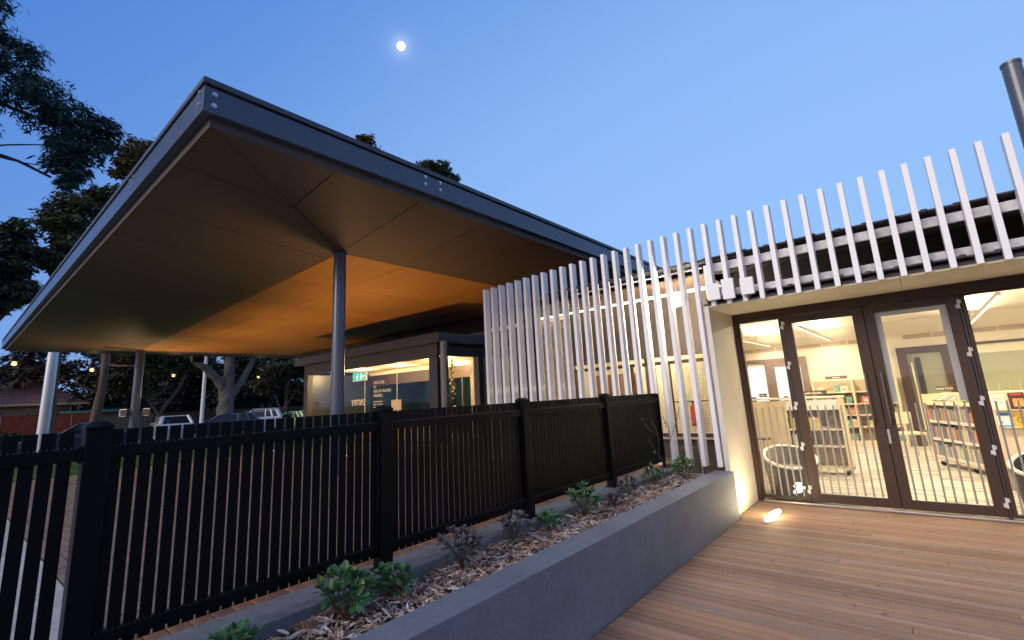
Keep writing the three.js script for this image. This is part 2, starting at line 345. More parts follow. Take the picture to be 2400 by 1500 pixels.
// ------------------------------------------------------------------ library building
const lib = thing('library_building', 'single storey library with dark tiled roof and lit glass doors', 'building');
{
  // portal round the doors
  const po = sub('door_portal', lib);
  part('side_panel', box(-1.94, -1.89, 0.0, 2.486, -7.2, -6.16), M.cement, po);
  part('edge_trim', rbox(-1.945, -1.885, 0.0, 2.52, -6.158, -6.15, 0.002), mat([.66, .63, .56], 0.5), po);
  const seams = [-1.94, 0.02, 1.25, 2.5, 3.6];
  for (let k = 0; k < 4; k++) part('soffit_panel', box(seams[k] + 0.002, seams[k + 1] - 0.002, 2.486, 2.512, -7.2, -6.16), M.cement, po);
  part('cover', box(-1.94, 3.6, 2.5125, 2.53, -7.2, -6.14), M.tileDark, po);
  // tile edge above the soffit
  const tileG = (w) => metric(new RoundedBoxGeometry(w, 0.022, 0.36, 1, 0.006));
  const lowRow = sub('lower_roof', lib), ribG = metric(new RoundedBoxGeometry(0.055, 0.022, 0.36, 1, 0.009));
  part('underlay', box(-1.9, 3.6, 2.53, 2.555, -7.2, -6.18), M.darkBack, lowRow);
  for (let x = -1.78; x < 3.4; x += 0.243) {
    const t = part('roof_tile', [tileG(0.24), ribG.clone().translate(0.1, 0.014, 0)], M.tileDark, lowRow); t.position.set(x, 2.563 + rr(-.003, .003), -6.31); t.rotation.x = -0.12;
  }
  // the upper roof with its open underside
  const up = sub('roof', lib), pitch = -0.19;
  for (let row = 0; row < 3; row++) for (let x = -4.4; x < 3.4; x += 0.243) {
    const t = part('roof_tile', [tileG(0.24), ribG.clone().translate(0.1, 0.014, 0)], M.tileDark, up); t.position.set(x + rr(-.004, .004), 3.088 + row * 0.058 + rr(-.004, .004), -6.36 - row * 0.30); t.rotation.set(-pitch * -1, 0, rr(-.012, .012));
  }
  part('roof_deck', slabOf([[-5.3, 3.055, -6.28], [3.6, 3.055, -6.28], [3.6, 3.72, -10.0], [-5.3, 3.72, -10.0]], 0.02), M.tileDark, up);
  part('roof_back', slabOf([[-5.3, 3.72, -10.0], [3.6, 3.72, -10.0], [3.6, 3.0, -16], [-5.3, 3.0, -16]], 0.02), M.tileDark, up);
  for (let k = 0; k < 4; k++) { const z = -6.5 - k * 0.27; part('roof_batten', box(-1.9, 3.5, 2.975 + k * 0.049, 3.005 + k * 0.049, z - 0.02, z + 0.02), mat([.05, .045, .045], 0.8), up); }
  part('clerestory_back', box(-1.9, 3.6, 2.56, 3.2, -7.24, -7.2), M.darkBack, up);
  // wall behind the screen
  const wallM = mat([.105, .08, .064], 0.75, { map: T.mott });
  const w = sub('screened_wall', lib), Zw = -7.2;
  part('wall_panel', box(-5.2, -1.94, 2.0, 2.96, Zw - 0.1, Zw), wallM, w);
  part('wall_panel', box(-5.2, -4.66, 0.8, 2.0, Zw - 0.1, Zw), wallM, w);
  part('eave_soffit', box(-5.3, -1.945, 2.965, 2.985, Zw - 0.1, -6.33), mat([.22, .13, .07], 0.6, { map: T.wood }), w);
  part('gutter', rbox(-4.0, -1.95, 3.04, 3.062, -6.33, -6.29, 0.004), M.white, w);
  // dark bricks: pier beside the portal and the sill band under the windows, brick by brick
  const bG = metric(new RoundedBoxGeometry(0.226, 0.068, 0.05, 1, 0.005)), bM = [mat([.055, .042, .036], 0.8), mat([.07, .052, .043], 0.8), mat([.045, .036, .032], 0.8)];
  part('mortar', [box(-2.22, -1.945, 0.2, 2.0, Zw - 0.1, Zw - 0.006), box(-5.2, -2.22, 0.2, 0.79, Zw - 0.1, Zw - 0.006)], mat([.10, .09, .08], 0.95), w);
  for (let r = 0; r < 23; r++) {
    const y = 0.25 + r * 0.078; if (y > 1.98) break;
    const x1 = -1.99;
    for (let x = x1 - (r % 2) * 0.119; x > (y > 0.77 ? -2.2 : -3.6); x -= 0.238) { const b = part('brick', bG, pick(bM), w); b.position.set(x - 0.06, y, Zw - 0.02 + rr(-.002, .002)); }
  }
  // light brick return at the far end
  const lM = [mat([.42, .30, .20], 0.85), mat([.36, .25, .17], 0.85), mat([.46, .34, .23], 0.85)], bG2 = metric(new RoundedBoxGeometry(0.05, 0.068, 0.226, 1, 0.005)), bG3 = metric(new RoundedBoxGeometry(0.226, 0.068, 0.05, 1, 0.005));
  part('mortar', box(-5.30, -4.69, 0.2, 2.95, Zw + 0.004, Zw + 0.024), mat([.3, .26, .2], 0.95), w);
  for (let r = 0; r < 34; r++) for (let q = 0; q < 2; q++) { const y = 0.26 + r * 0.079; const b = part('brick', bG3, pick(lM), w); b.position.set(-5.17 + q * 0.238 + (r % 2) * 0.119, y, Zw + 0.012 + rr(-.002, .002)); }
  part('rear_wall', box(-17.2, -5.3, 0.3, 4.3, -14.1, -13.9), mat([.12, .085, .065], 0.8), lib);
  // windows
  const win = (x0, x1, y0, y1, mulls) => {
    const wi = sub('window', w); const f = 0.05;
    part('frame', [rbox(x0, x1, y1 - f, y1, Zw - 0.06, Zw + 0.02), rbox(x0, x1, y0, y0 + f, Zw - 0.06, Zw + 0.02), rbox(x0, x0 + f, y0 + f, y1 - f, Zw - 0.06, Zw + 0.02), rbox(x1 - f, x1, y0 + f, y1 - f, Zw - 0.06, Zw + 0.02), ...mulls.map((m) => rbox(m - 0.025, m + 0.025, y0 + f, y1 - f, Zw - 0.06, Zw + 0.018))], M.frame, wi);
    part('pane', box(x0 + f, x1 - f, y0 + f, y1 - f, Zw - 0.03, Zw - 0.027), M.glass, wi);
    part('sill', rbox(x0 - 0.03, x1 + 0.03, y0 - 0.035, y0 - 0.003, Zw - 0.05, Zw + 0.045), mat([.3, .26, .22], 0.6), wi);
    return wi;
  };
  win(-4.65, -2.98, 0.80, 1.93, [-4.1, -3.55]);
  const w2 = win(-2.96, -2.23, 0.80, 1.93, []);
  const mesh = []; for (let x = -2.90; x < -2.28; x += 0.036) mesh.push(box(x - 0.0013, x + 0.0013, 0.86, 1.87, Zw - 0.062, Zw - 0.058)); for (let y = 0.88; y < 1.87; y += 0.036) mesh.push(box(-2.91, -2.28, y - 0.0013, y + 0.0013, Zw - 0.0575, Zw - 0.054));
  part('wire_mesh', mesh, M.frameDark, w2, { kind: 'stuff' });
  part('transom', box(-2.91, -2.28, 1.30, 1.318, Zw - 0.05, Zw - 0.035), M.frame, w2);
  // the rooms behind those windows
  const room = sub('side_room', lib);
  part('wall', [box(-5.2, -2.22, 0, 2.75, -8.75, -8.65), box(-5.2, -5.15, 0, 2.75, -8.65, -7.31), box(-2.245, -2.22, 0, 2.75, -8.65, -7.31)], M.cream, room);
  part('ceiling', box(-5.15, -2.245, 2.7, 2.72, -8.65, -7.31), M.wallWhite, room);
  part('floor', box(-5.15, -2.245, 0.0, 0.02, -8.65, -7.31), M.birchDark, room);
  for (let k = 0; k < 9; k++) part('timber_lining', box(-5.05 + k * 0.11, -4.95 + k * 0.11, 0.5, 1.85, -8.645, -8.62), M.ply[k % 3], room);
  part('door_leaf', box(-3.95, -3.75, 0.02, 2.1, -8.645, -8.61), M.frame, room);
  part('notice', box(-3.36, -3.20, 1.18, 1.42, -8.648, -8.64), mat([.45, .62, .38], 0.8), room);
  // library hall: shell
  const hall = sub('hall', lib);
  part('wall', [box(-4.6, 4.2, 0, 2.75, -14.3, -14.02), box(-2.218, -2.2, 0, 2.75, -8.76, -7.31), box(-4.6, -2.2, 0, 2.75, -8.78, -8.76), box(-2.215, -1.945, 0, 2.75, -7.3, -7.21), box(-4.65, -4.6, 0, 2.75, -14.02, -8.75), box(4.2, 4.25, 0, 2.75, -14.02, -7.2), box(1.75, 4.2, 0, 2.75, -7.3, -7.2)], M.wallWhite, hall);
  part('ceiling', box(-4.65, 4.25, 2.75, 2.8, -14.3, -7.25), mat([.76, .70, .58], 0.9), hall);
  const carpet = texOf(512, 512, (i, j) => { const r = Math.floor(j / 8); const h = Math.sin(r * 91.7 + Math.floor((i + r * 137) / 64) * 47.3) * 43758.5; const f = h - Math.floor(h); return f < 0.02 ? [0.62, 0.82, 0.52] : f < 0.25 ? [0.56, 0.55, 0.53] : f < 0.62 ? [0.82, 0.80, 0.77] : f < 0.85 ? [0.72, 0.70, 0.67] : [0.89, 0.87, 0.84]; }, [4.2, 1.7]);
  part('floor', box(-4.6, 4.2, -0.03, 0.0, -14.02, -7.2), mat([.80, .78, .74], 0.9, { map: carpet }), hall);
  for (let k = 0; k < 13; k++) if (!(k === 7)) part('air_grille', box(-4.3 + k * 0.52, -3.81 + k * 0.52, 2.33, 2.42, -14.02, -14.0), M.birchDark, hall);
  part('ceiling_beam', box(-4.6, 4.2, 2.62, 2.75, -8.35, -8.15), mat([.7, .65, .55], 0.9), hall);
  // glazed doorway at the back left; its panes glow in place of a bright room
  const gd = sub('back_doorway', hall);
  const fr = mat([.16, .115, .085], 0.6);
  part('frame', [box(-4.1, -2.1, 2.06, 2.14, -14.0, -13.93), box(-3.06, -2.84, 0.0, 2.06, -14.0, -13.93), box(-2.24, -2.1, 0.0, 2.06, -14.0, -13.93), box(-4.1, -4.0, 0, 2.06, -14.0, -13.93)], fr, gd);
  part('frame_head', box(-2.84, -2.24, 1.93, 2.06, -13.995, -13.94), fr, gd);
  part('glowing_pane', [box(-4.0, -3.06, 0.05, 1.96, -14.0, -13.985), box(-2.84, -2.24, 0.05, 1.92, -14.0, -13.985)], glow([.95, .93, .92], 1.15), gd);
  // brown framed internal door and dark internal window on the right
  const bd = sub('back_door', hall);
  part('frame', [box(-0.31, 0.58, 2.0, 2.14, -14.0, -13.9), box(-0.31, -0.14, 0, 2.0, -14.0, -13.9), box(0.45, 0.58, 0, 2.0, -14.0, -13.9)], M.frame, bd);
  part('pane', box(-0.14, 0.45, 0.05, 2.0, -13.99, -13.96), mat([.22, .23, .17], 0.25), bd);
  part('curtain', box(-0.02, 0.08, 0.4, 1.9, -13.955, -13.94), mat([.02, .02, .025], 0.8), bd);
  part('pull_bar', bar([-0.08, 0.35, -13.92], [-0.08, 1.8, -13.92], 0.018, 8), mat([.6, .56, .45], 0.4), bd);
  const iw = sub('internal_window', hall);
  part('frame', [box(0.72, 3.9, 2.08, 2.13, -14.0, -13.93), box(0.72, 0.78, 0.7, 2.08, -14.0, -13.93)], M.frame, iw);
  part('pane', box(0.78, 3.9, 0.7, 1.9, -14.0, -13.97), mat([.28, .30, .21], 0.12), iw);
  part('head_panel', box(0.78, 3.9, 1.9, 2.08, -14.0, -13.965), mat([.55, .53, .40], 0.7), iw);
}
// ------------------------------------------------------------------ door set
{
  const d = sub('door_set', lib), Z = -7.2, F = M.frame, y0 = 0.035;
  const member = (x0, x1, a, b, z0 = Z - 0.05, z1 = Z + 0.03) => rbox(x0, x1, a, b, z0, z1, 0.004);
  part('head_frame', member(-1.89, 1.7, 2.37, 2.486, Z - 0.06, Z + 0.045), F, d);
  part('jamb', member(-1.89, -1.835, 0.0, 2.37, Z - 0.06, Z + 0.045), F, d);
  part('threshold', rbox(-1.83, 1.7, 0.0, 0.02, Z - 0.05, Z + 0.06, 0.004), M.steel, d);
  const leaf = (name, x0, x1, gl, gr, gb, gt) => {
    const l = sub(name, d);
    part('leaf_frame', [member(x0, gl, y0, 2.365), member(gr, x1, y0, 2.365), member(gl, gr, y0, gb), member(gl, gr, gt, 2.365)], F, l);
    part('pane', box(gl, gr, gb, gt, Z - 0.014, Z - 0.006), M.glass, l);
    part('bead', [rbox(gl, gr, gt - 0.012, gt, Z + 0.0, Z + 0.034, 0.002), rbox(gl, gr, gb, gb + 0.01, Z, Z + 0.034, 0.002)], M.frameDark, l);
    const st = []; const n = Math.max(1, Math.floor((gr - gl - 0.03) / 0.0825)), off = (gr - gl - n * 0.0825) / 2;
    for (let k = 0; k <= n; k++) { const x = gl + off + k * 0.0825; if (x > gl + 0.01 && x < gr - 0.01) part('film_stripe', box(x - 0.0095, x + 0.0095, gb + 0.012, 1.198, Z - 0.0055, Z - 0.0045), M.film, l); }
    return l;
  };
  leaf('sidelight', -1.833, -1.30, -1.81, -1.322, 0.07, 2.366 - 0.005);
  const l2 = leaf('door', -1.276, -0.395, -1.172, -0.508, 0.128, 2.285), l3 = leaf('door', -0.389, 0.462, -0.291, 0.364, 0.128, 2.285);
  leaf('sidelight', 0.49, 1.65, 0.528, 1.60, 0.06, 2.35);
  part('door_post', member(-1.30, -1.279, 0.02, 2.37), M.frameDark, d); part('door_post', member(0.466, 0.488, 0.02, 2.37), M.frameDark, d);
  part('film_border', [box(-0.291, 0.364, 2.222, 2.285, Z - 0.0055, Z - 0.0045), box(-0.291, -0.231, 1.21, 2.222, Z - 0.0055, Z - 0.0045), box(0.298, 0.364, 1.21, 2.222, Z - 0.0055, Z - 0.0045)], M.filmBorder, l3);
  part('added_gap_strip', [box(-0.42, -0.365, 0.03, 2.37, Z - 0.062, Z - 0.052), box(-1.32, -1.26, 0.03, 2.37, Z - 0.062, Z - 0.052), box(0.445, 0.51, 0.03, 2.37, Z - 0.062, Z - 0.052)], M.frameDark, d);  // dark strips added behind the leaf gaps to stop light showing through
  const handle = (x, p) => part('handle', [rbox(x - 0.011, x + 0.011, 0.975, 1.56, Z + 0.075, Z + 0.097, 0.003), rbox(x - 0.011, x + 0.011, 1.538, 1.56, Z + 0.03, Z + 0.08, 0.003), rbox(x - 0.011, x + 0.011, 0.975, 0.997, Z + 0.03, Z + 0.08, 0.003)], M.bronze, p);
  handle(-0.492, l2); handle(-0.336, l3);
  part('lock_plate', rbox(-0.392, -0.366, 0.75, 0.91, Z + 0.031, Z + 0.042, 0.003), M.steel, l3);
  for (const [x, p] of [[-1.278, l2], [0.465, l3]]) for (const y of [2.255, 1.725, 1.205, 0.70, 0.18]) part('hinge', [rbox(x - 0.009, x + 0.009, y - 0.052, y + 0.052, Z + 0.03, Z + 0.05, 0.003), rbox(x - 0.028, x + 0.004, y - 0.045, y - 0.005, Z + 0.031, Z + 0.038, 0.002), rbox(x - 0.004, x + 0.026, y + 0.006, y + 0.046, Z + 0.031, Z + 0.038, 0.002)], M.hinge, p);
}
// ------------------------------------------------------------------ things in the hall
const onto = (host, o, x, y, z, turn = 0) => { host.updateMatrixWorld(); o.position.copy(host.localToWorld(V3(x, y, z))); o.rotation.y = host.rotation.y + turn; return o; };
const inkName = [['red', [.50, .06, .04]], ['orange', [.62, .22, .04]], ['yellow', [.70, .52, .06]], ['green', [.10, .33, .08]], ['blue', [.05, .12, .34]], ['teal', [.06, .30, .30]], ['white', [.72, .70, .66]], ['black', [.02, .02, .025]], ['brown', [.16, .08, .05]], ['grey', [.30, .30, .31]], ['cream', [.66, .56, .40]], ['maroon', [.22, .03, .05]]];
const inkM = Object.fromEntries(inkName.map(([n, c]) => [n, mat(c.map((v) => v * 0.68 + 0.10), 0.55)]));
const bookGeo = {};
function bookShape(w, h, d) { const k = `${w.toFixed(3)}_${h.toFixed(2)}`; return bookGeo[k] ??= metric(new THREE.BoxGeometry(w, h, d).translate(0, h / 2, 0)); }
function rowOfBooks(host, x0, x1, y, z, colours, where, hMin, hMax, lean = 0.1) {
  for (let x = x0; x < x1;) {
    const w = pick([0.02, 0.026, 0.032, 0.04]), h = Math.round(rr(hMin, hMax) * 50) / 50, c = pick(colours);
    const o = part('book', bookShape(w, h, 0.14), inkM[c], scene);
    tag(o, `${c} spined book standing ${where}`, 'book', `${c} books ${where}`);
    onto(host, o, x + w / 2, y, z + rr(-.01, .008)); if (rnd() < lean) o.rotateZ(rr(-0.06, 0.06));
    x += w + rr(0.001, 0.004);
  }
}
function signBoard(text, w, h, label, pos, turn = 0) {
  const t = thing('shelf_sign', label, 'sign', pos, turn);
  part('board', rbox(-w / 2, w / 2, 0, h, -0.012, 0, 0.003), mat([.095, .075, .06], 0.6), t);
  part('lettering', plate(w, h, 0, h / 2, 0.0015), new THREE.MeshStandardMaterial({ map: canvasTex(512, Math.round(512 * h / w), (c, W, H) => { c.clearRect(0, 0, W, H); c.fillStyle = '#f4efe4'; c.font = `bold ${Math.round(H * 0.62)}px sans-serif`; c.textAlign = 'center'; c.textBaseline = 'middle'; c.fillText(text, W / 2, H * 0.53); }), alphaTest: 0.5, roughness: 0.6 }), t);
  part('stand', [bar([-w * 0.35, 0.004, -0.02], [-w * 0.35, -0.03, -0.03], 0.004), bar([w * 0.35, 0.004, -0.02], [w * 0.35, -0.03, -0.03], 0.004)], M.steel, t);
  return t;
}
function castors(t, xs, zs, y) {
  for (const x of xs) for (const z of zs) { const c = sub('castor', t, [x, 0, z]); part('wheel', new THREE.CylinderGeometry(0.038, 0.038, 0.03, 14).rotateZ(Math.PI / 2).translate(0, 0.038, 0), M.black, c); part('fork', rbox(-0.022, 0.022, 0.05, y, -0.02, 0.02, 0.003), M.steel, c); }
}
{ // audio books unit facing the doors
  const t = thing('book_shelf', 'low birch shelf unit on castors behind the grey tub chair', 'bookshelf', [-1.68, 0, -9.5]);
  part('side_panel', rbox(-0.72, -0.69, 0.09, 1.22, -0.3, 0.0, 0.003), M.birch, t); part('side_panel', rbox(0.59, 0.65, 0.09, 1.22, -0.3, 0.03, 0.003), M.birch, t);
  part('back_panel', box(-0.69, 0.59, 0.12, 1.19, -0.3, -0.285), mat([.42, .37, .31], 0.7), t);
  part('front_panel', rbox(-0.69, -0.20, 0.12, 1.2, -0.02, 0.0, 0.003), M.birch, t);
  part('upright', rbox(-0.20, -0.17, 0.12, 1.2, -0.28, 0.0, 0.003), M.birch, t);
  part('top_shelf', rbox(-0.75, 0.67, 1.22, 1.245, -0.31, 0.03, 0.004), mat([.72, .66, .52], 0.6), t);
  for (const y of [0.43, 0.70]) part('shelf', rbox(-0.168, 0.588, y, y + 0.02, -0.28, -0.005, 0.003), mat([.7, .66, .58], 0.5), t);
  part('base', rbox(-0.72, 0.65, 0.09, 0.119, -0.3, 0.02, 0.003), M.birch, t);
  part('white_fascia', rbox(-0.168, 0.588, 1.03, 1.195, -0.012, 0.0, 0.003), mat([.74, .73, .70], 0.5), t);  // plain white board across the shelf front
  castors(t, [-0.62, 0.56], [-0.25, -0.03], 0.09);
  rowOfBooks(t, -0.15, 0.28, 0.722, -0.09, ['green', 'yellow', 'orange', 'white', 'green'], 'on the upper shelf of the audio unit', 0.17, 0.2, 0);
  rowOfBooks(t, -0.15, 0.10, 0.452, -0.09, ['green', 'red', 'white', 'teal'], 'on the lower shelf of the audio unit', 0.15, 0.19, 0);
  signBoard('Audio Books', 0.42, 0.075, 'dark sign reading Audio Books on the low shelf top', [-1.42, 1.275, -9.49]);
  signBoard('Adult', 0.12, 0.06, 'small dark sign at the left end of the low shelf top', [-2.18, 1.275, -9.49]);
  for (const [x, c] of [[-2.36, 'blue'], [-1.98, 'blue'], [-1.84, 'green']]) { const o = part('card', rbox(-0.035, 0.035, 0, 0.03, -0.02, 0.02, 0.003), inkM[c], scene); tag(o, `small ${c} card lying on top of the low shelf ${x < -2.2 ? 'at its left end' : x < -1.9 ? 'right of the small sign' : 'close to the door post'}`, 'card'); o.position.set(x, 1.246, -9.6); }
}
{ // games shelves on the back wall
  const t = thing('wall_shelf', 'tall birch wall shelving under the Games sign at the back', 'bookshelf', [-1.22, 0, -13.98]);
  part('back_panel', box(-0.8, 0.82, 0.1, 1.49, 0.0, 0.012), mat([.46, .38, .28], 0.7), t);
  for (const x of [-0.8, -0.02, 0.78]) part('upright', rbox(x, x + 0.045, 0, 1.5, 0.013, 0.38, 0.003), M.birch, t);
  for (const y of [0.10, 0.42, 0.68, 0.93, 1.2]) part('shelf', rbox(-0.75, 0.78, y, y + 0.022, 0.014, 0.36, 0.003), M.birch, t);
  part('plinth', box(-0.8, 0.82, 0, 0.099, 0.013, 0.36), M.birch, t);
  for (const [y, nm] of [[1.223, 'top'], [0.953, 'second'], [0.703, 'third'], [0.443, 'fourth'], [0.123, 'bottom']]) for (let x = -0.7; x < 0.72; x += rr(0.12, 0.2)) {
    if (Math.abs(x - 0.0) < 0.09 || rnd() < 0.12) continue;
    const w = rr(0.1, 0.16), h = rr(0.12, 0.17), c = pick(['white', 'white', 'green', 'red', 'yellow', 'grey', 'teal', 'cream']);
    const g = thing('game_box', `${c} game box on the ${nm} shelf of the Games wall unit`, 'game box', [0, 0, 0], 0, `${c} game boxes on the ${nm} Games shelf`);
    part('box', metric(new THREE.BoxGeometry(w, h, 0.1).translate(0, h / 2, 0)), inkM[c], g); const c2 = pick(['red', 'green', 'orange', 'white', 'blue', 'yellow']);
    part('print', metric(new THREE.BoxGeometry(w * rr(.4, .8), h * rr(.25, .55), 0.002).translate(rr(-.01, .01), h * rr(.4, .6), 0.0512)), inkM[c2], g);
    onto(t, g, x + w / 2, y, 0.26);
  }
  signBoard('Games', 0.44, 0.07, 'dark sign reading Games above the back wall shelving', [-1.5, 1.53, -13.62]);
}
{ // low rolling shelf running away on the right
  const t = thing('book_shelf', 'low rolling birch shelf full of books seen through the right door', 'bookshelf', [0.40, 0, -10.30], -Math.PI / 2 + 0.42);
  // local x runs along the unit, local z towards the viewer
  const L = 0.95;
  t.rotation.y = 2.02 - Math.PI; 
  for (const x of [-L, -0.012, L - 0.03]) part('upright', rbox(x, x + 0.03, 0.12, 1.18, -0.3, 0.02, 0.003), M.birch, t);
  part('back_panel', box(-L, L, 0.12, 1.2, -0.32, -0.3), M.birch, t);
  for (const y of [0.14, 0.43, 0.72]) { part('shelf', rbox(-L + 0.03, L - 0.03, y, y + 0.02, -0.298, 0.015, 0.003), M.birch, t); part('shelf_lip', rbox(-L + 0.03, L - 0.03, y - 0.012, y + 0.034, 0.016, 0.022, 0.002), mat([.7, .66, .58], .5), t); }
  part('slanted_top', slabOf([[-L, 1.0, 0.02], [L, 1.0, 0.02], [L, 1.17, -0.28], [-L, 1.17, -0.28]], 0.018), M.birch, t);
  part('base', rbox(-L, L, 0.09, 0.119, -0.32, 0.02, 0.003), M.birch, t);
  castors(t, [-L + 0.12, 0, L - 0.12], [-0.24, -0.04], 0.09);
  const cs = [['red', 'green', 'orange', 'teal', 'maroon', 'grey', 'cream'], ['brown', 'maroon', 'cream', 'blue', 'orange', 'black', 'white'], ['red', 'cream', 'teal', 'yellow', 'blue', 'grey', 'green', 'white']];
  [[0.741, 'top'], [0.451, 'middle'], [0.161, 'bottom']].forEach(([y, n], k) => { for (const [a, b, s] of [[-L + 0.05, -0.04, 'far'], [0.04, L - 0.06, 'near']]) rowOfBooks(t, a, b, y, -0.06, cs[k], `on the ${n} shelf, ${s} bay of the low rolling unit`, 0.165, 0.215); });
  for (let k = 0; k < 7; k++) {
    const c = ['green', 'white', 'grey', 'cream', 'green', 'white', 'teal'][k], x = [-0.72, -0.6, -0.47, -0.3, 0.1, 0.32, 0.6][k];
    const o = part('book', metric(new THREE.BoxGeometry(0.11, 0.02, 0.17).rotateX(0.5)), inkM[c], scene); tag(o, `${c} book ${['lying at the far end', 'lying next to the far green book', 'lying among the far display books', 'lying by the far upright', 'lying in the middle', 'lying right of the middle', 'lying at the near end'][k]} on the slanted shelf top`, 'book'); onto(t, o, x, 1.115, -0.12, 0);
  }
  signBoard('Recent Fiction', 0.2, 0.075, 'small dark fiction sign on the low rolling shelf', [0.28, 1.24, -10.55]);
}
{ // end of the display unit behind the right-hand sidelight
  const t = thing('display_unit', 'tall birch display panel with face-out books behind the right sidelight', 'display stand', [0.95, 0, -8.95], 0.0);
  part('panel', rbox(-0.30, 0.75, 0.28, 1.24, -0.3, 0.0, 0.004), mat([.70, .58, .40], 0.6), t);
  part('base', rbox(-0.30, 0.75, 0.0, 0.279, -0.3, -0.03, 0.004), M.birchDark, t);
  part('ledge', rbox(-0.27, 0.72, 1.0, 1.012, 0.001, 0.06, 0.003), M.birch, t); part('ledge', rbox(-0.27, 0.72, 0.78, 0.792, 0.001, 0.06, 0.003), M.birch, t);
  for (let k = 0; k < 9; k++) part('divider_rod', bar([-0.26 + k * 0.1, 1.238, -0.2], [-0.26 + k * 0.1, 1.36, -0.2], 0.006), M.birchDark, t);
  const cover = (name, label, x, y, w, h, draw) => { const b = thing('display_book', label, 'book', [0.95 + x, y, -8.925]); b.rotation.x = -0.12; part('cover', [box(-w / 2, w / 2, 0, h, -0.016, -0.0005)], inkM.white, b); part('print', plate(w, h, 0, h / 2, 0.001), mat([1, 1, 1], 0.5, { map: canvasTex(128, 192, draw) }), b); };
  cover('a', 'pale cover book standing on the upper display ledge beside the door post', -0.22, 1.013, 0.13, 0.2, (c, W, H) => { c.fillStyle = '#efe3d0'; c.fillRect(0, 0, W, H); c.fillStyle = '#c26a50'; c.font = 'bold 30px serif'; c.textAlign = 'center'; c.fillText('WELL', W / 2, 70); c.fillText('FED', W / 2, 120); c.beginPath(); c.arc(30, 165, 10, 0, 7); c.stroke(); });
  cover('b', 'dark cover book with orange panel on the upper display ledge', -0.045, 1.013, 0.15, 0.21, (c, W, H) => { c.fillStyle = '#4a1c12'; c.fillRect(0, 0, W, H); c.fillStyle = '#c8501c'; c.fillRect(18, 12, 90, 16); c.fillStyle = '#ff9a38'; c.fillRect(30, 70, 84, 90); c.fillStyle = '#ffc070'; c.fillRect(52, 70, 6, 90); });
  cover('c', 'white and blue cover book on the lower display ledge', -0.20, 0.793, 0.13, 0.18, (c, W, H) => { c.fillStyle = '#f4f2ea'; c.fillRect(0, 0, W, H); c.fillStyle = '#2d6fae'; c.fillRect(0, 0, W, 40); c.fillStyle = '#5aa0d0'; c.fillRect(0, 165, W, 27); c.fillStyle = '#d8402c'; c.beginPath(); c.arc(34, 128, 13, 0, 7); c.fill(); });
  cover('d', 'yellow cover book with round dark badge on the lower display ledge', -0.045, 0.793, 0.13, 0.18, (c, W, H) => { c.fillStyle = '#f2b90c'; c.fillRect(0, 0, W, H); c.strokeStyle = '#2b3350'; c.lineWidth = 12; c.beginPath(); c.arc(W / 2, 100, 38, 0, 7); c.stroke(); c.lineWidth = 5; c.strokeRect(W / 2 - 16, 88, 32, 22); });
}
function tub(label, pos, turn, shell, inner) {
  const t = thing('tub_chair', label, 'armchair', pos, turn), n = 30, pos_ = [], R = 0.335;
  const top = (a) => 0.51 + 0.11 * Math.cos(a);                      // high back, low front
  const ring = (r, yf, k) => { const out = []; for (let i = 0; i <= n; i++) { const a = i / n * Math.PI * 2; out.push([Math.sin(a) * r, yf(a), -Math.cos(a) * r]); } return out; };
  const loft = (rings) => { const p = []; for (let k = 0; k < rings.length - 1; k++) for (let i = 0; i < n; i++) { const [a, b, c, d] = [rings[k][i], rings[k][i + 1], rings[k + 1][i], rings[k + 1][i + 1]]; p.push(...a, ...c, ...b, ...b, ...c, ...d); } const g = new THREE.BufferGeometry(); g.setAttribute('position', new THREE.Float32BufferAttribute(p, 3)); return toCreasedNormals(mergeVertices(g), 0.9); };
  part('shell', metric(loft([ring(R * 0.86, () => 0.03), ring(R * 0.93, (a) => 0.25), ring(R, (a) => top(a) - 0.02)])), shell, t);
  part('rim', metric(loft([ring(R + 0.004, (a) => top(a) - 0.026), ring(R + 0.006, (a) => top(a) - 0.006), ring(R - 0.008, (a) => top(a) + 0.008), ring(R - 0.03, (a) => top(a) + 0.006), ring(R - 0.042, (a) => top(a) - 0.012)])), mat([.62, .60, .55], 0.6), t);
  part('lining', metric(loft([ring(R - 0.04, (a) => top(a) - 0.012), ring(R - 0.055, () => 0.36), ring(0.02, () => 0.345)])), inner, t);
  part('base', cyl(0.25, 0.26, 0, 0.03, 0, 0, 24), M.black, t);
  return t;
}
tub('grey upholstered tub chair standing behind the left glass sidelight', [-1.56, 0, -7.72], 0.45, mat([.085, .08, .075], 0.8), mat([.22, .205, .18], 0.85));
tub('black tub chair partly cut off behind the right sidelight', [0.93, 0, -7.85], -0.4, mat([.02, .022, .024], 0.6), mat([.03, .032, .034], 0.7));
{ const t = thing('side_table', 'small round side table left of the low shelf by the wall', 'table', [-2.02, 0, -8.35]); part('top', cyl(0.12, 0.12, 0.66, 0.685, 0, 0, 20), M.frameDark, t); part('leg', cyl(0.015, 0.015, 0.02, 0.66, 0, 0, 10), M.steel, t); part('foot', cyl(0.11, 0.1, 0, 0.02, 0, 0, 20), M.steel, t); }
{ const t = thing('reading_chair', 'pale chair with thin metal legs in front of the back door', 'chair', [-0.33, 0, -12.0], 0.5); part('seat', rbox(-0.2, 0.2, 0.42, 0.46, -0.2, 0.2, 0.01), M.birch, t); part('backrest', rbox(-0.2, 0.2, 0.6, 0.82, -0.22, -0.19, 0.01), M.birch, t); for (const [x, z] of [[-.18, -.19], [.18, -.19], [-.18, .18], [.18, .18]]) part('leg', bar([x * 1.15, 0, z * 1.15], [x, z < 0 ? 0.7 : 0.43, z], 0.011), M.steel, t); }
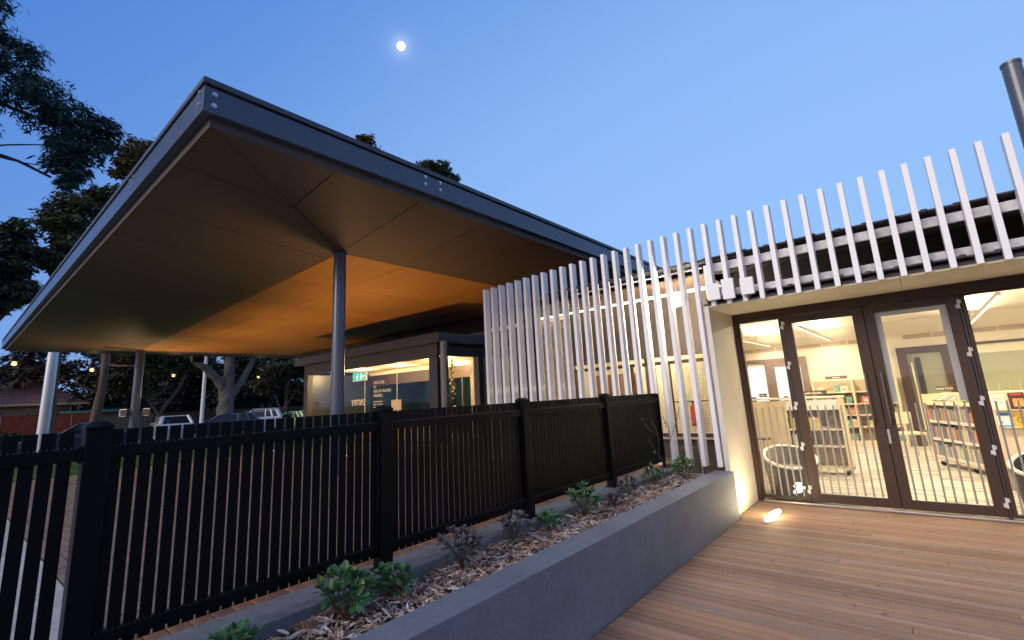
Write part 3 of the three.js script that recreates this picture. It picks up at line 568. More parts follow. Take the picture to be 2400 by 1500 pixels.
{ const t = thing('fire_extinguisher', 'red fire extinguisher on the wall inside the meshed window', 'fire extinguisher', [-3.10, 0.86, -8.56]); part('cylinder', new THREE.LatheGeometry([[0, 0], [.055, 0], [.06, .02], [.06, .30], [.045, .345], [.02, .36], [.02, .38], [0, .38]].map((p) => new THREE.Vector2(...p)), 20), mat([.55, .03, .015], 0.35), t); part('valve', rbox(-0.02, 0.05, 0.38, 0.41, -0.012, 0.012, 0.003), M.black, t); part('hose', tube([[0.04, 0.39, 0], [0.075, 0.3, 0.01], [0.068, 0.12, 0.01]], 0.009), M.black, t); }
// linear pendants in the hall (lamp bodies with a real light under each)
function pendant(label, x, y, z0, z1, k) {
  const t = thing('linear_pendant', label, 'ceiling light', [x, y, (z0 + z1) / 2]), L = Math.abs(z1 - z0) / 2;
  part('body', rbox(-0.025, 0.025, 0, 0.05, -L, L, 0.004), mat([.55, .5, .42], 0.5), t);
  part('diffuser', box(-0.02, 0.02, -0.004, -0.0005, -L, L), glow([1, .86, .62], 2.0), t);
  for (const q of [-0.8, 0, 0.8]) part('rod', bar([0, 0.05, q * L], [0, 2.75 - y, q * L], 0.004), M.frameDark, t);
  const a = new THREE.RectAreaLight(rgb(1, .83, .56), k * 1.25, 0.05, 2 * L); a.position.set(x, y - 0.012, (z0 + z1) / 2); a.rotation.set(-Math.PI / 2, 0, 0); scene.add(a);
  const b = new THREE.RectAreaLight(rgb(1, .83, .56), k * 0.9, 0.05, 2 * L); b.position.set(x, y + 0.058, (z0 + z1) / 2); b.rotation.set(Math.PI / 2, 0, 0); scene.add(b);
}
const HK = 100;
pendant('long slim pendant light hung on rods over the low shelf', -1.5, 2.45, -9.3, -13.75, HK);
pendant('long slim pendant light hung on rods near the white doorway', -2.81, 2.45, -11.0, -13.75, HK);
pendant('long slim pendant light hung on rods behind the right door head', 0.95, 2.45, -8.6, -13.2, HK);
pendant('long slim pendant light hung on rods near the dark internal window', 2.7, 2.45, -8.6, -13.2, HK);
{ const t = thing('linear_pendant', 'added unseen pendant light running across the hall just inside the doors', 'ceiling light', [-0.4, 2.52, -8.0]);  // pendant added out of view to brighten the shelf fronts
  part('body', rbox(-1.4, 1.4, 0, 0.05, -0.025, 0.025, 0.004), mat([.55, .5, .42], 0.5), t); part('diffuser', box(-1.4, 1.4, -0.004, -0.0005, -0.02, 0.02), glow([1, .86, .62], 2.0), t); for (const q of [-1.1, 1.1]) part('rod', bar([q, 0.05, 0], [q, 0.23, 0], 0.004), M.frameDark, t);
  const a = new THREE.RectAreaLight(rgb(1, .83, .56), HK * 2.3, 2.8, 0.05); a.position.set(-0.4, 2.508, -8.0); a.rotation.set(-Math.PI / 2, 0, 0); scene.add(a); }
{ const l = new THREE.PointLight(rgb(1, .84, .50), 4.5); l.position.set(-3.6, 2.2, -8.0); l.castShadow = true; scene.add(l);
  const t = thing('room_lamp', 'round ceiling lamp in the room behind the screened windows', 'lamp', [-3.6, 2.2, -8.0]); part('bulb', new THREE.SphereGeometry(0.06, 16, 10), glow([1, .86, .6], 3), t); part('stem', bar([0, 0.06, 0], [0, 0.5, 0], 0.008), M.steel, t); }

// ------------------------------------------------------------------ lamps on the building
{
  const t = thing('led_batten', 'long glowing LED strip under the eave behind the white battens', 'light', [-3.63, 2.93, -7.12]);
  part('channel', rbox(-1.66, 1.66, 0, 0.03, -0.03, 0.03, 0.003), M.white, t);
  part('diffuser', box(-1.65, 1.65, -0.012, -0.0005, -0.02, 0.02), glow([1, .86, .62], 7), t);
  const a = new THREE.RectAreaLight(rgb(1, .84, .62), 15, 3.3, 0.04); a.position.set(-3.63, 2.912, -7.12); a.lookAt(-3.63, 1.5, -6.1); scene.add(a);
  const f = thing('flood_lamp', 'dazzling bulkhead lamp under the eave behind the white battens', 'light', [-2.345, 2.672, -6.36]);
  part('bulb', new THREE.SphereGeometry(0.085, 24, 16).scale(1, .85, .8), glow([1, .88, .66], 60), f); part('base', [cyl(0.045, 0.05, 0.06, 0.10, 0, 0, 16), cyl(0.012, 0.012, 0.10, 0.292, 0, 0, 10)], M.white, f);
  const p = new THREE.PointLight(rgb(1, .86, .66), 6.5); p.position.set(-2.345, 2.672, -6.36); p.castShadow = true; p.shadow.radius = 2.5; scene.add(p);
  const j = thing('sensor_lamp', 'small white lamp with hanging cable beside the portal edge', 'light', [-2.03, 2.83, -7.08]); part('housing', rbox(-0.05, 0.05, 0, 0.07, -0.04, 0.04, 0.006), M.white, j); part('cable', tube([[0.03, 0, 0.02], [0.05, -0.12, 0.04], [-0.02, -0.22, 0.02]], 0.004), M.white, j);
  const u = thing('deck_uplight', 'bright oblong uplight set flush in the deck by the portal', 'light', [-1.56, 0, -6.40]);
  const oval = new THREE.Shape(); oval.absellipse(0, 0, 0.056, 0.32, 0, Math.PI * 2, false, 0);
  part('rim', new THREE.ExtrudeGeometry(oval, { depth: 0.003, bevelEnabled: true, bevelSize: 0.012, bevelThickness: 0.002, bevelSegments: 1, curveSegments: 28 }).rotateX(-Math.PI / 2).translate(0, 0.003, 0), M.steel, u);
  part('lens', new THREE.ExtrudeGeometry(oval, { depth: 0.002, bevelEnabled: false, curveSegments: 28 }).rotateX(-Math.PI / 2).translate(0, 0.0085, 0), glow([1, .85, .58], 9), u);
  const ul = new THREE.RectAreaLight(rgb(1, .80, .48), 115, 0.09, 0.42); ul.position.set(-1.56, 0.014, -6.40); ul.rotation.set(Math.PI / 2, 0, 0); scene.add(ul);
  const sp = new THREE.PointLight(rgb(1, .76, .42), 0.75); sp.position.set(-1.56, 0.05, -6.40); sp.shadow.radius = 3; sp.castShadow = true; scene.add(sp);
}
// three white boxes on the battens
[[-1.765, 2.55, 0.155, 0.205, 'white square box on the battens, nearest to the long battens'], [-1.59, 2.535, 0.14, 0.25, 'taller white box on the battens, between two others'], [-1.375, 2.55, 0.15, 0.205, 'white square box on the battens with a small camera under it']].forEach(([x, y, w, h, label], k) => {
  const b = thing('white_box', label, 'box', [x, y, -6.04], [0, 0.06, -0.05][k]);
  part('housing', rbox(-w / 2, w / 2, 0, h, -0.02, 0.02, 0.008), M.white, b); part('bracket', rbox(-0.02, 0.02, h * 0.4, h * 0.6, -0.055, -0.02, 0.003), M.steel, b);
  if (k === 2) { part('camera', [new THREE.SphereGeometry(0.022, 14, 10).translate(0, -0.026, 0.0), rbox(-0.025, 0.025, -0.008, 0, -0.02, 0.02, 0.002)], M.frameDark, b); }
  else part('latch', rbox(w / 2, w / 2 + 0.006, h * 0.3, h * 0.5, -0.01, 0.01, 0.002), M.blackClip, b);
});
{ const p = thing('steel_pole', 'thick grey steel pole with flat cap at the right edge', 'pole', [0.675, 0, -3.5]); part('shaft', cyl(0.040, 0.040, 0.0, 3.10, 0, 0, 36), M.steelBlue, p); part('cap', [cyl(0.043, 0.043, 3.10, 3.115, 0, 0, 36), cyl(0.043, 0.03, 3.115, 3.121, 0, 0, 36)], M.steelBlue, p); part('lug', rbox(0.035, 0.10, 3.01, 3.05, -0.012, 0.012, 0.004), M.steelBlue, p); p.position.x = 0.655; }

// ------------------------------------------------------------------ entrance canopy
const can = thing('canopy', 'large dark flat canopy with folded timber soffit over the entry', 'canopy');
{
  const X0 = -26.3, X1 = -4.77, Z0 = -1.31, Z1 = -13.2, yi = 4.02, ye = 4.27, ex = -4.85, ez = -1.39, lx = -26.2;
  const A = [-7.0, yi, -4.03], Bc = [-22.3, yi, -4.73], inZ = (x) => -4.03 + (x + 7) / -15.3 * -0.70;
  const fix = [], dot = new THREE.CircleGeometry(0.008, 6).rotateX(Math.PI / 2);
  const add = (pts, m) => {
    const c = [0, 1, 2].map((k) => pts.reduce((t, p) => t + p[k], 0) / pts.length);
    pts.forEach((a, i) => { const b = pts[(i + 1) % pts.length], L = Math.hypot(b[0] - a[0], b[2] - a[2]), n = Math.max(2, Math.round(L / 0.6)); for (let k = 0; k < n; k++) { const q = [0, 1, 2].map((e) => { const v = a[e] + (b[e] - a[e]) * (k + 0.5) / n; return v + (c[e] - v) * 0.07; }); fix.push(dot.clone().translate(q[0], q[1] - 0.0025, q[2])); } });
    return part('soffit_panel', slabOf(pts, 0.012, 0.007), m, can);
  };
  const hip = (z) => { const t = (z - ez) / (-4.03 - ez); return [ex + (A[0] - ex) * t, ye + (yi - ye) * t, z]; };
  const hipX = (x) => { const t = (x - ex) / (A[0] - ex); return [x, ye + (yi - ye) * t, ez + (-4.03 - ez) * t]; };
  // front strip
  const xs = [-5.94]; for (let x = -7.44; x > -22.2; x -= 1.5) xs.push(x);
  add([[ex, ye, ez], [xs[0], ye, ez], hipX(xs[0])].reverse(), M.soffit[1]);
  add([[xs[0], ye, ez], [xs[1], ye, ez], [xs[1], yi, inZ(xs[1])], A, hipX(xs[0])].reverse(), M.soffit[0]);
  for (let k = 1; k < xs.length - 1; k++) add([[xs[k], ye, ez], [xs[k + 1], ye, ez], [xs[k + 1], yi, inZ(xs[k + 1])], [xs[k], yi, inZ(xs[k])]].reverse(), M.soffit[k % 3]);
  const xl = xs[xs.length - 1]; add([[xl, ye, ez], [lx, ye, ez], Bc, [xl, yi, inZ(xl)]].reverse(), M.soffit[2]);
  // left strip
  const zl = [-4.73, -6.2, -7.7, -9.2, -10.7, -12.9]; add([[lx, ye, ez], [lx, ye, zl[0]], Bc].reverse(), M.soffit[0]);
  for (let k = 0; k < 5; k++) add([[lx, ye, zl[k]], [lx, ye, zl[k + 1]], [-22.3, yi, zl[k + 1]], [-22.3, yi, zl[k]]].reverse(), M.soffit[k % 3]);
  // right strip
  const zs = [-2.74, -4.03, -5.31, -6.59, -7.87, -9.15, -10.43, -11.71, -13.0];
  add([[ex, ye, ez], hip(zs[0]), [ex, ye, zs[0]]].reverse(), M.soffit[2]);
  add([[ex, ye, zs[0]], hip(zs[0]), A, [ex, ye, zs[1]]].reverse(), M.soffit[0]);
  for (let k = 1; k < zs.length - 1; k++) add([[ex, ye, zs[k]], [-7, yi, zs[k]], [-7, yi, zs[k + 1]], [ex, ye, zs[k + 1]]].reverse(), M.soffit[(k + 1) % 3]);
  // inner timber soffit
  const cols = [-7.0, -9.2, -11.4, -13.6, -15.8, -18.0, -20.2, -22.3], rows = [null, -5.4, -6.65, -7.9, -9.15, -10.4, -11.65, -13.0];
  for (let c = 0; c < 7; c++) for (let r = 0; r < 7; r++) {
    const a = cols[c], b = cols[c + 1], sh = r % 2 ? 0 : 0.0, z0a = r ? rows[r] : inZ(a), z0b = r ? rows[r] : inZ(b), z1 = rows[r + 1];
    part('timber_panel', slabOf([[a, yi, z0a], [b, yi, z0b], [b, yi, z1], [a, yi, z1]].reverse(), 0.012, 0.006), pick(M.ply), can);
  }
  part('roof_deck', box(X0 + 0.03, X1 - 0.03, 4.45, 4.66, Z1, Z0 - 0.03), M.darkBack, can);
  part('joint_backing', [slabOf([[ex, ye + .06, ez], [lx, ye + .06, ez], [Bc[0], yi + .06, Bc[2]], [A[0], yi + .06, A[2]]].reverse(), 0.02), slabOf([[ex, ye + .06, ez], [A[0], yi + .06, A[2]], [A[0], yi + .06, -13], [ex, ye + .06, -13]].reverse(), 0.02), box(-22.3, -7.0, yi + 0.05, yi + 0.06, -13, -4.0)], M.darkBack, can);
  part('soffit_screws', fix, mat([.02, .016, .014], 0.6), can, { kind: 'stuff' });
  // edge beams, flanges and capping
  const fas = (name, a, b) => part(name, a, b, can);
  fas('edge_beam', rbox(X1 - 0.012, X1, 4.344, 4.612, Z1, Z0 - 0.001, 0.003), M.fascia); fas('edge_beam', rbox(X0, X1 - 0.0, 4.344, 4.612, Z0, Z0 + 0.012, 0.003), M.fascia); fas('edge_beam', rbox(X0 - 0.012, X0, 4.344, 4.612, Z1, Z0, 0.003), M.fascia);
  fas('beam_flange', [box(X1 - 0.075, X1 - 0.0125, 4.344, 4.354, Z1, Z0 - 0.076), box(X0, X1 - 0.0125, 4.344, 4.354, Z0 - 0.075, Z0 - 0.001)], M.fascia);
  fas('beam_web', [box(X1 - 0.085, X1 - 0.078, 4.24, 4.6, Z1, Z0 - 0.085), box(X0 + 0.1, X1 - 0.078, 4.24, 4.6, Z0 - 0.085, Z0 - 0.078)], mat([.06, .04, .032], 0.6));
  fas('recess', [box(X1 - 0.04, X1 - 0.03, 4.60, 4.64, Z1, Z0 - 0.03), box(X0, X1 - 0.03, 4.60, 4.64, Z0 - 0.04, Z0 - 0.03)], M.darkBack);
  fas('capping', [rbox(X1 - 0.06, X1 + 0.022, 4.634, 4.695, Z1, Z0 + 0.03, 0.004)], M.capping); fas('capping', [rbox(X0 - 0.02, X1 - 0.061, 4.634, 4.695, Z0 - 0.06, Z0 + 0.03, 0.004)], M.capping);
  const boltX = (y, z) => part('bolt', [new THREE.CylinderGeometry(0.019, 0.019, 0.014, 6).rotateZ(Math.PI / 2).translate(X1 + 0.008, y, z), new THREE.CylinderGeometry(0.026, 0.026, 0.004, 16).rotateZ(Math.PI / 2).translate(X1 + 0.002, y, z)], M.bolt, can);
  const boltZ = (x, y) => part('bolt', [new THREE.CylinderGeometry(0.019, 0.019, 0.014, 6).rotateX(Math.PI / 2).translate(x, y, Z0 + 0.02), new THREE.CylinderGeometry(0.026, 0.026, 0.004, 16).rotateX(Math.PI / 2).translate(x, y, Z0 + 0.014)], M.bolt, can);
  for (const [y, z] of [[4.55, -1.39], [4.43, -1.39], [4.575, -4.01], [4.47, -4.01], [4.575, -4.28], [4.47, -4.28], [4.55, -9.9], [4.45, -9.9], [4.55, -10.15], [4.45, -10.15]]) boltX(y, z);
  for (const [x, y] of [[-4.88, 4.58], [-4.88, 4.45], [-7.34, 4.58], [-7.50, 4.58], [-7.34, 4.48], [-7.50, 4.48]]) boltZ(x, y);
  // columns
  const c1 = sub('column', can, [-7.0, 0, -4.03]); part('shaft', cyl(0.1, 0.1, PATH - .03, 4.0, 0, 0, 40), M.steelBlue, c1); part('collar', cyl(0.118, 0.118, 4.0, 4.015, 0, 0, 32), M.steelBlue, c1);
  const c2 = sub('column', can, [-22.3, 0, -4.73]); part('shaft', cyl(0.14, 0.14, PATH - .1, 4.01, 0, 0, 40), M.steelBlue, c2);
  const c3 = sub('column', can, [-22.3, 0, -12.6]); part('shaft', cyl(0.14, 0.14, PATH - .1, 4.01, 0, 0, 24), M.steelBlue, c3);
  part('cross_beam', rbox(-22, -8.0, 3.85, 4.01, -10.78, -10.62, 0.004), M.frameDark, can);
  part('gutter_box', rbox(-26.2, -25.95, 3.96, 4.22, -8.0, -7.5, 0.01), M.frameDark, can);
}
// fittings on the far canopy column
for (const [z, y, label] of [[-4.38, 1.60, 'small floodlight box on the near side of the far canopy column'], [-5.07, 1.60, 'small floodlight box on the far side of the far canopy column']]) {
  const b = thing('floodlight', label, 'floodlight', [-22.28, y, z]); part('housing', rbox(-0.09, 0.09, 0, 0.24, -0.1, 0.1, 0.01), mat([.35, .35, .36], 0.5), b); part('arm', rbox(-0.02, 0.02, 0.1, 0.14, z > -4.7 ? -0.22 : 0.1, z > -4.7 ? -0.1 : 0.22, 0.003), M.steelBlue, b);
  part('lens', box(-0.07, 0.07, 0.241, 0.246, -0.08, 0.08), glow([1, .72, .34], 3), b); part('lower_lens', box(-0.06, 0.06, -0.006, -0.001, -0.07, 0.07), glow([1, .72, .34], 1.5), b);
  const s = new THREE.SpotLight(rgb(1, .64, .30), 24, 0, 1.1, 1); s.position.set(-22.28, y + 0.27, z); s.target.position.set(-21.8, 4.1, z > -4.7 ? -2.6 : -6.0); s.castShadow = true; s.shadow.radius = 4; scene.add(s, s.target);
}
{ // the near column carries its floodlight low down, behind the fence
  const b = thing('floodlight', 'small floodlight box low on the near canopy column behind the fence', 'floodlight', [-7.22, 1.0, -4.36]); part('housing', rbox(-0.09, 0.09, 0, 0.2, -0.09, 0.09, 0.01), mat([.2, .2, .21], 0.5), b); part('arm', rbox(0.06, 0.2, 0.08, 0.12, 0.08, 0.27, 0.003), M.steelBlue, b); part('lens', box(-0.07, 0.07, 0.201, 0.206, -0.07, 0.07), glow([1, .72, .34], 2), b);
  const s = new THREE.SpotLight(rgb(1, .62, .28), 17, 0, 1.25, 1); s.position.set(-7.22, 1.23, -4.36); s.target.position.set(-7.6, 4.1, -4.9); s.castShadow = true; s.shadow.radius = 4; scene.add(s, s.target); }
{ const b = thing('camera_arm', 'bracket arm with dark box hanging beside the far canopy column', 'bracket', [-22.3, 3.42, -4.73]); part('arm', rbox(-0.03, 0.03, 0, 0.05, 0.13, 0.85, 0.004), mat([.2, .17, .15], 0.5), b); part('box', rbox(-0.1, 0.1, 0.06, 0.42, 0.72, 0.90, 0.01), M.frameDark, b); }

[[-9.4, -5.6, 'nearest the first column'], [-12.9, -5.7, 'second from the near column'], [-16.4, -5.8, 'third from the near column'], [-19.9, -5.9, 'nearest the far column']].forEach(([x, z, w]) => {  // uplights added behind the fence to spread an even glow over the soffit
  const u = thing('added_uplight', `added round uplight in the brick paving under the canopy, ${w}`, 'light', [x, groundY(x) + 0.09, z]);
  part('rim', new THREE.TorusGeometry(0.09, 0.012, 8, 24).rotateX(Math.PI / 2), M.steel, u); part('lens', cyl(0.085, 0.085, -0.01, 0.006, 0, 0, 24), glow([1, .70, .32], 3), u);
  const s = new THREE.SpotLight(rgb(1, .60, .21), 36, 0, 1.08, 0.9); s.position.set(x, groundY(x) + 0.12, z); s.target.position.set(x, 4.1, z - 1.9); s.castShadow = true; s.shadow.radius = 5; scene.add(s, s.target);
});
// ------------------------------------------------------------------ glazed entry under the canopy
{
  const paneM = phys([1, 1, 1], 0, { transmission: 1, thickness: 0, ior: 1.28 });
  const t = thing('entry_pavilion', 'low glazed entry with dark frame and lit cream ceiling under the canopy', 'building');
  const Zf = -8.0, Zb = -10.62, xl = -16.1, xr = -9.2, g = PATH, D = M.frameDark, fasM = mat([.032, .031, .036], 0.5, { roughnessMap: T.smudge });
  part('roof', box(xl - 0.3, xr + 0.25, 3.17, 3.2, Zb, Zf + 0.14), D, t);
  part('fascia', [rbox(xl - 0.35, xr + 0.2, 2.975, 3.215, Zf + 0.1, Zf + 0.16, 0.004), rbox(xr + 0.2, xr + 0.26, 2.975, 3.215, Zb, Zf + 0.16, 0.004)], fasM, t);
  part('eave_lining', box(xl - 0.34, xr + 0.19, 2.985, 3.0, Zb, Zf + 0.099), D, t);
  part('head_beam', [rbox(xl, xr - 0.02, 2.63, 2.98, Zf - 0.12, Zf - 0.02, 0.004), rbox(xr - 0.12, xr - 0.02, 2.66, 2.98, Zb, Zf - 0.121, 0.004)], D, t);
  part('corner_post', rbox(-9.54, -9.22, g, 2.63, Zf - 0.3, Zf - 0.02, 0.006), fasM, t);
  part('corner_column', cyl(0.10, 0.10, g - .03, 2.985, -8.95, Zf - 0.02, 32), M.steelBlue, t);
  part('end_post', rbox(-16.1, -15.86, g, 2.63, Zf - 0.2, Zf - 0.02, 0.006), D, t);
  part('end_return', box(-16.1, -16.0, g, 2.63, Zb, Zf - 0.201), mat([.010, .012, .010], 0.35), t);
  const xs = [-15.86, -14.2, -12.49, -10.94, -9.54];
  for (let k = 0; k < 4; k++) part('front_pane', box(xs[k] + 0.008, xs[k + 1] - 0.008, g + 0.05, 2.62, Zf - 0.07, Zf - 0.058), paneM, t);
  for (let k = 1; k < 4; k++) part('pane_joint', box(xs[k] - 0.007, xs[k] + 0.007, g + 0.05, 2.62, Zf - 0.071, Zf - 0.057), mat([.55, .52, .48], .4), t);
  part('floor_channel', rbox(-15.86, -9.54, g, g + 0.05, Zf - 0.1, Zf - 0.03, 0.004), D, t);
  part('side_pane', box(xr - 0.07, xr - 0.058, g + 0.05, 2.66, -9.30, Zf - 0.301), paneM, t);
  part('white_jamb', box(xr - 0.16, xr - 0.02, g, 2.66, -9.52, -9.32), M.cream, t);
  part('end_jamb', rbox(xr - 0.14, xr - 0.01, g, 2.66, -9.72, -9.53, 0.004), D, t);
  part('side_wall', box(xr - 0.14, xr - 0.04, g, 2.66, Zb, -9.721), mat([.5, .38, .25], .7), t);
  part('ceiling', box(-16.0, xr - 0.12, 2.72, 2.74, Zb, Zf - 0.121), mat([.78, .66, .46], 0.85), t);
  part('floor', box(-16.0, xr - 0.06, g - 0.02, g + 0.006, Zb, Zf - 0.03), mat([.16, .14, .13], 0.6), t);
  part('bulkhead', box(-15.99, xr - 0.15, 2.22, 2.6, Zb + 0.02, Zb + 0.1), mat([.035, .02, .014], 0.6), t);
  part('back_wall', box(-15.99, xr - 0.15, 2.6, 2.72, Zb + 0.02, Zb + 0.1), mat([.75, .62, .42], 0.8), t);
  // inner glazing with the dim hall behind it
  part('rear_pane', box(-15.99, -9.8, g, 2.22, Zb + 0.05, Zb + 0.06), phys([.50, .66, .50], 0.02, { transmission: 1, thickness: 0, ior: 1.3 }), t);
  { const hl = thing('added_hall_lamp', 'added small lamp brightening the dim hall behind the glazed entry', 'lamp', [-11.9, 2.45, -12.2]); part('bulb', new THREE.SphereGeometry(0.06, 16, 10), glow([.9, 1, .6], 2), hl); part('stem', bar([0, .06, 0], [0, .25, 0], .008), M.steel, hl); const l = new THREE.PointLight(rgb(.85, 1, .5), 5); l.position.set(-11.9, 2.45, -12.2); l.castShadow = true; scene.add(l); }  // lamp added to brighten the hall behind the glazing
  const dim = sub('inner_hall', t);
  part('wall', box(-16.4, -9.0, g, 2.7, -13.6, -13.5), mat([.16, .17, .10], 0.8), dim);
  part('floor', box(-16.4, -9.0, g - 0.03, g, -13.5, Zb), mat([.2, .19, .15], 0.7), dim);
  part('ceiling', box(-16.4, -9.0, 2.7, 2.72, -13.5, Zb), mat([.4, .36, .27], 0.8), dim);
  for (const x of [-16.5, -9.0]) part('end_wall', box(x, x + 0.08, g, 2.7, -13.5, Zb), mat([.12, .13, .09], 0.8), dim);
  for (const [x, w, h, c] of [[-15.4, .5, 1.7, [.05, .12, .10]], [-14.3, .9, 1.3, [.06, .10, .09]], [-13.3, .35, 2.0, [.05, .08, .12]], [-12.2, .7, 1.5, [.16, .17, .07]], [-11.3, .5, 1.9, [.20, .22, .09]]]) part('shelf_block', rbox(x - w / 2, x + w / 2, g, g + h, -13.0, -12.6, 0.01), mat(c, .7), dim);
  part('counter', rbox(-13.2, -11.4, g, 1.15, -12.0, -11.6, 0.01), mat([.07, .13, .16], 0.4), dim);
  part('door_frame', [box(-10.9, -10.84, g, 2.2, Zb + 0.1, Zb + 0.16), box(-10.0, -9.94, g, 2.2, Zb + 0.1, Zb + 0.16)], D, t);
  part('timber_screen', Array.from({ length: 8 }, (_, k) => box(-9.9 + k * 0.07, -9.86 + k * 0.07, g, 2.2, Zb + 0.17, Zb + 0.21)), mat([.06, .045, .04], .7), t, { kind: 'stuff' });
  part('low_panel', box(-14.1, -12.6, g + 0.06, 0.95, Zf - 0.5, Zf - 0.46), mat([.5, .27, .07], .6), t); part('low_panel', box(-12.3, -9.8, g + 0.06, 0.95, Zf - 0.5, Zf - 0.46), mat([.5, .27, .07], .6), t);
  // lettering on the glass reads from the far side
  const letters = (w, h, x, y, draw) => { const gg = plate(w, h, x, y, Zf - 0.0555), uv = gg.attributes.uv; for (let i = 0; i < uv.count; i++) uv.setX(i, 1 - uv.getX(i)); part('glass_lettering', gg, new THREE.MeshStandardMaterial({ color: rgb(.7, .62, .5), map: canvasTex(512, Math.round(512 * h / w), draw), alphaTest: 0.45, roughness: 0.7, side: THREE.DoubleSide }), t); };
  letters(0.92, 0.26, -12.82, 1.62, (c, W, H) => { c.fillStyle = '#fff'; c.font = `bold ${Math.round(H * 0.92)}px sans-serif`; c.textAlign = 'center'; c.textBaseline = 'middle'; c.fillText('ENTRY', W / 2, H * 0.54, W * 0.96); });
  letters(0.86, 0.98, -11.62, 1.72, (c, W, H) => {
    c.fillStyle = '#fff'; c.textAlign = 'right'; c.font = `bold ${Math.round(H * 0.11)}px sans-serif`;
    ['WELCOME', 'TO', 'DINGLEY VILLAGE', 'LIBRARY'].forEach((s, k) => c.fillText(s, W * 0.99, H * (0.11 + k * 0.125), W * 0.97));
    c.font = `bold ${Math.round(H * 0.055)}px sans-serif`;
    ['OPENING HOURS', 'Monday to Friday', '10am - 6pm', 'Saturday 10am - 4pm', 'Sunday 1pm - 4pm'].forEach((s, k) => c.fillText(s, W * 0.99, H * (0.64 + k * 0.075), W * 0.9));
  });
  const e = thing('exit_sign', 'glowing green running-man exit sign inside the glazed entry', 'sign', [-13.1, 2.26, -8.25]);
  part('casing', rbox(-0.36, 0.36, 0, 0.27, -0.06, -0.002, 0.006), M.white, e);
  part('panel', plate(0.68, 0.23, 0, 0.135, 0.0), new THREE.MeshStandardMaterial({ color: 0x111111, emissive: 0xffffff, emissiveIntensity: 1.6, emissiveMap: canvasTex(256, 90, (c, W, H) => {
    c.fillStyle = '#2fb58c'; c.fillRect(0, 0, W, H); c.fillStyle = '#f2fff8'; c.fillRect(150, 14, 40, 64); c.beginPath(); c.arc(96, 22, 9, 0, 7); c.fill(); c.lineWidth = 9; c.strokeStyle = '#f2fff8'; c.beginPath(); c.moveTo(92, 32); c.lineTo(84, 54); c.lineTo(98, 64); c.lineTo(92, 82); c.moveTo(84, 54); c.lineTo(70, 68); c.moveTo(88, 38); c.lineTo(112, 44); c.moveTo(88, 38); c.lineTo(70, 46); c.stroke(); c.beginPath(); c.moveTo(206, 45); c.lineTo(236, 45); c.lineTo(226, 34); c.moveTo(236, 45); c.lineTo(226, 56); c.stroke();
  }) }), e);
  part('hanger', bar([0, 0.27, -0.03], [0, 0.455, -0.03], 0.008), M.steel, e);
  const n = thing('paper_notice', 'blank cream paper notice stuck to the entry glass', 'notice', [-10.96, 1.30, -8.05]); part('sheet', rbox(-0.22, 0.22, 0, 0.32, 0, 0.003, 0.001), mat([.72, .55, .36], 0.9), n); part('tape', [box(-0.03, 0.03, 0.31, 0.335, 0.0032, 0.004)], M.white, n);
  [[-14.5, -9.2], [-12.75, -9.5], [-11.0, -9.9], [-10.2, -8.9]].forEach(([x, z], k) => {
    const d = thing('downlight', `round recessed downlight in the entry ceiling, ${['leftmost of four', 'second from the left', 'third from the left', 'rightmost of four'][k]}`, 'light', [x, 2.712, z]);
    part('rim', new THREE.TorusGeometry(0.085, 0.012, 8, 24).rotateX(Math.PI / 2), M.white, d); part('lens', cyl(0.078, 0.078, -0.004, 0.004, 0, 0, 24), glow([1, .88, .66], 10), d);
    const s = new THREE.PointLight(rgb(1, .70, .34), 9.5); s.position.set(x, 2.60, z); s.castShadow = true; s.shadow.radius = 5; scene.add(s);
  });
  // climbing plant seen through the side pane
  const v = thing('indoor_vine', 'thin climbing plant with yellow leaves beyond the entry side glass', 'plant', [-9.75, g, -9.0]);
  part('stem', tube([[0, 0, 0], [0.05, 0.7, 0.03], [-0.03, 1.4, 0], [0.03, 2.1, 0.02]], 0.008), M.stem, v);
  const lf = new THREE.CircleGeometry(0.045, 7), lm = mat([.30, .26, .05], 0.7, { side: THREE.DoubleSide });
  for (let k = 0; k < 46; k++) { const o = part('leaf', lf, lm, v); o.position.set(gauss() * 0.09, rr(0.5, 2.15), gauss() * 0.09); o.rotation.set(rr(-1, 1), rr(0, 6), rr(-1, 1)); o.scale.set(1, rr(.6, 1), 1); }
}

